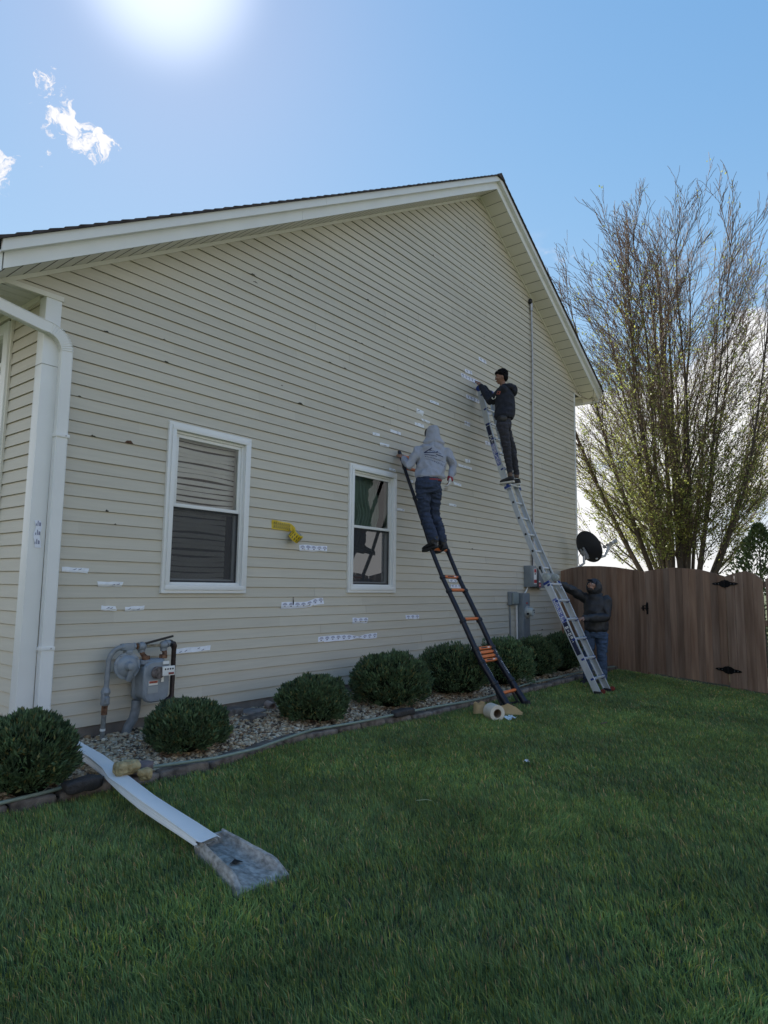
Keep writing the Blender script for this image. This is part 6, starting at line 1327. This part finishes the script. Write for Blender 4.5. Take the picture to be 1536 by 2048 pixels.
# ---- man at the foot of the aluminium ladder
p3 = empty('person', (10.53, -1.81, 0), 'bearded man in a dark hooded jacket holding the aluminium ladder and looking up', 'person')
fb = Vector((-.97, .12, 0)).normalized(); sb = Vector((.12, .97, 0)).normalized()   # sb points to his far side
hc = Vector((10.515, -1.815, 1.565)); F3 = Vector((-.84, .18, .46)); nk = Vector((10.555, -1.825, 1.425)); ch = Vector((10.575, -1.83, 1.27)); wa = Vector((10.575, -1.83, 1.02)); hm = Vector((10.565, -1.83, .835)); hp_ = Vector((10.555, -1.83, .84))
sF, sN = Vector((10.53, -1.66, 1.375)), Vector((10.585, -2.0, 1.34)); eF, eN = Vector((10.235, -1.56, 1.50)), Vector((10.51, -2.02, 1.07)); wF, wN = Vector((10.03, -1.46, 1.60)), Vector((10.08, -1.80, 1.055))
hF, hN = Vector((10.52, -1.745, .80)), Vector((10.59, -1.915, .80)); kF, kN = Vector((10.475, -1.72, .45)), Vector((10.575, -1.91, .45)); aF, aN = Vector((10.49, -1.70, .09)), Vector((10.60, -1.905, .09))
q = MB(); head(q, hc, F3, UPV, 1.0); q.tube([nk - Vector((0, 0, .03)), hc - Vector((-.02, 0, .04))], [.058, .058], 14)
torso(q, [(nk, sb, fb, .06, .055), (ch + Vector((0, 0, .06)), sb, fb, .14, .08), (ch, sb, fb, .14, .09), (wa, sb, fb, .13, .10), (hp_, sb, fb, .13, .10), (hp_ - Vector((0, 0, .08)), sb, fb, .12, .09)])
limb(q, [sF, eF, wF], [.048, .04, .028]); limb(q, [sN, eN, wN], [.048, .04, .028]); limb(q, [hF, kF, aF], [.075, .05, .036]); limb(q, [hN, kN, aN], [.075, .05, .036])
hand(q, wF, (-.75, .35, .45), (-.3, .3, -.9), .8, -1); hand(q, wN, (-.98, .25, -.08), (.0, .1, -1), .75, 1)
organic(q, 'body', skin1, p3, .0055, 2); face_parts(hc, F3, UPV, p3, 1.0)
jk = M('dark_jacket', (.024, .025, .030), .6, var=.22, scale=12, bump=.2, bscale=120)
q = MB(); torso(q, [(hm - Vector((0, 0, .01)), sb, fb, .165, .150), (hm + Vector((0, 0, .04)), sb, fb, .190, .172), (wa, sb, fb, .195, .178), (ch - Vector((0, 0, .10)), sb, fb, .195, .165), (ch, sb, fb, .200, .155), (ch + Vector((0, 0, .07)), sb, fb, .190, .128), (nk - Vector((0, 0, .03)), sb, fb, .140, .105), (nk + Vector((0, 0, .03)), sb, fb, .088, .085)])
limb(q, [sF, sF * .5 + eF * .5, eF, eF * .5 + wF * .5, wF - (wF - eF) * .05], [.085, .080, .070, .062, .048]); limb(q, [sN, sN * .5 + eN * .5, eN, eN * .5 + wN * .5, wN - (wN - eN) * .08], [.088, .084, .074, .066, .050])
organic(q, 'jacket', jk, p3, .0075, 5, .013, 7, 11)
q = MB(); F3n = F3.normalized(); X_ = F3n.cross(UPV).normalized(); U_ = X_.cross(F3n)
rings = []
for (d_, a, b, up_) in ((.045, .098, .112, -.005), (.030, .112, .128, .0), (.0, .122, .140, .0), (-.06, .122, .140, -.005), (-.125, .100, .118, -.015), (-.165, .060, .075, -.03)):
    rings.append(oval(hc + F3n * d_ + U_ * up_, X_, U_, a, b, 24))
rin = [oval(hc + F3n * d_ + U_ * up_, X_, U_, a, b, 24) for (d_, a, b, up_) in ((-.09, .08, .095, -.01), (.0, .105, .122, .0), (.048, .088, .102, -.005))]
q.loft(rings + rin); q.ell(nk + Vector((.035, .0, .0)), (.12, .115, .065)); q.ell(hc + Vector((.10, .02, -.09)), (.07, .08, .09)); organic(q, 'hood', jk, p3, .007, 3, .005, 12, 12)
q = MB(); q.ell(hc + U_ * .045 + F3n * .005, (.083, .098, .078), (X_, F3n, U_), n=20, m=12); q.ell(hc + U_ * .040 + F3n * .115, (.052, .050, .009), (X_, F3n, U_), n=16, m=8); organic(q, 'cap', M('navy_cap', (.03, .036, .055), .8), p3, .006, 2)
q = MB(); q.ell(hc - U_ * .090 + F3n * .055, (.050, .034, .030), (X_, F3n, U_), n=16, m=10); q.ell(hc - U_ * .055 + F3n * .010, (.074, .040, .042), (X_, F3n, U_), n=16, m=10); organic(q, 'beard', M('dark_beard', (.045, .035, .032), .9, var=.5, scale=60), p3, .005, 1, .003, 60)
jn3 = M('blue_denim', (.045, .075, .135), .85, var=.35, scale=18, bump=.2, bscale=250)
q = MB(); torso(q, [(hp_ + Vector((0, 0, .08)), sb, fb, .150, .130), (hp_, sb, fb, .160, .140), (hp_ - Vector((0, 0, .10)), sb, fb, .150, .130)])
for h_, k_, a_ in ((hF, kF, aF), (hN, kN, aN)): limb(q, [h_, h_ * .6 + k_ * .4, k_, k_ * .5 + a_ * .5, a_ + Vector((0, 0, .0))], [.098, .092, .078, .075, .068])
organic(q, 'jeans', jn3, p3, .0075, 5, .011, 8, 13, (1, 1, 1.9))
for a_ in (aF, aN):
    hl = Vector((a_.x + .06, a_.y + .01, .012)); shoe(hl, hl + Vector((-.27, .01, .0)), p3, (0, 0, 1), .050, btm, rubber, .09, 'shoe')
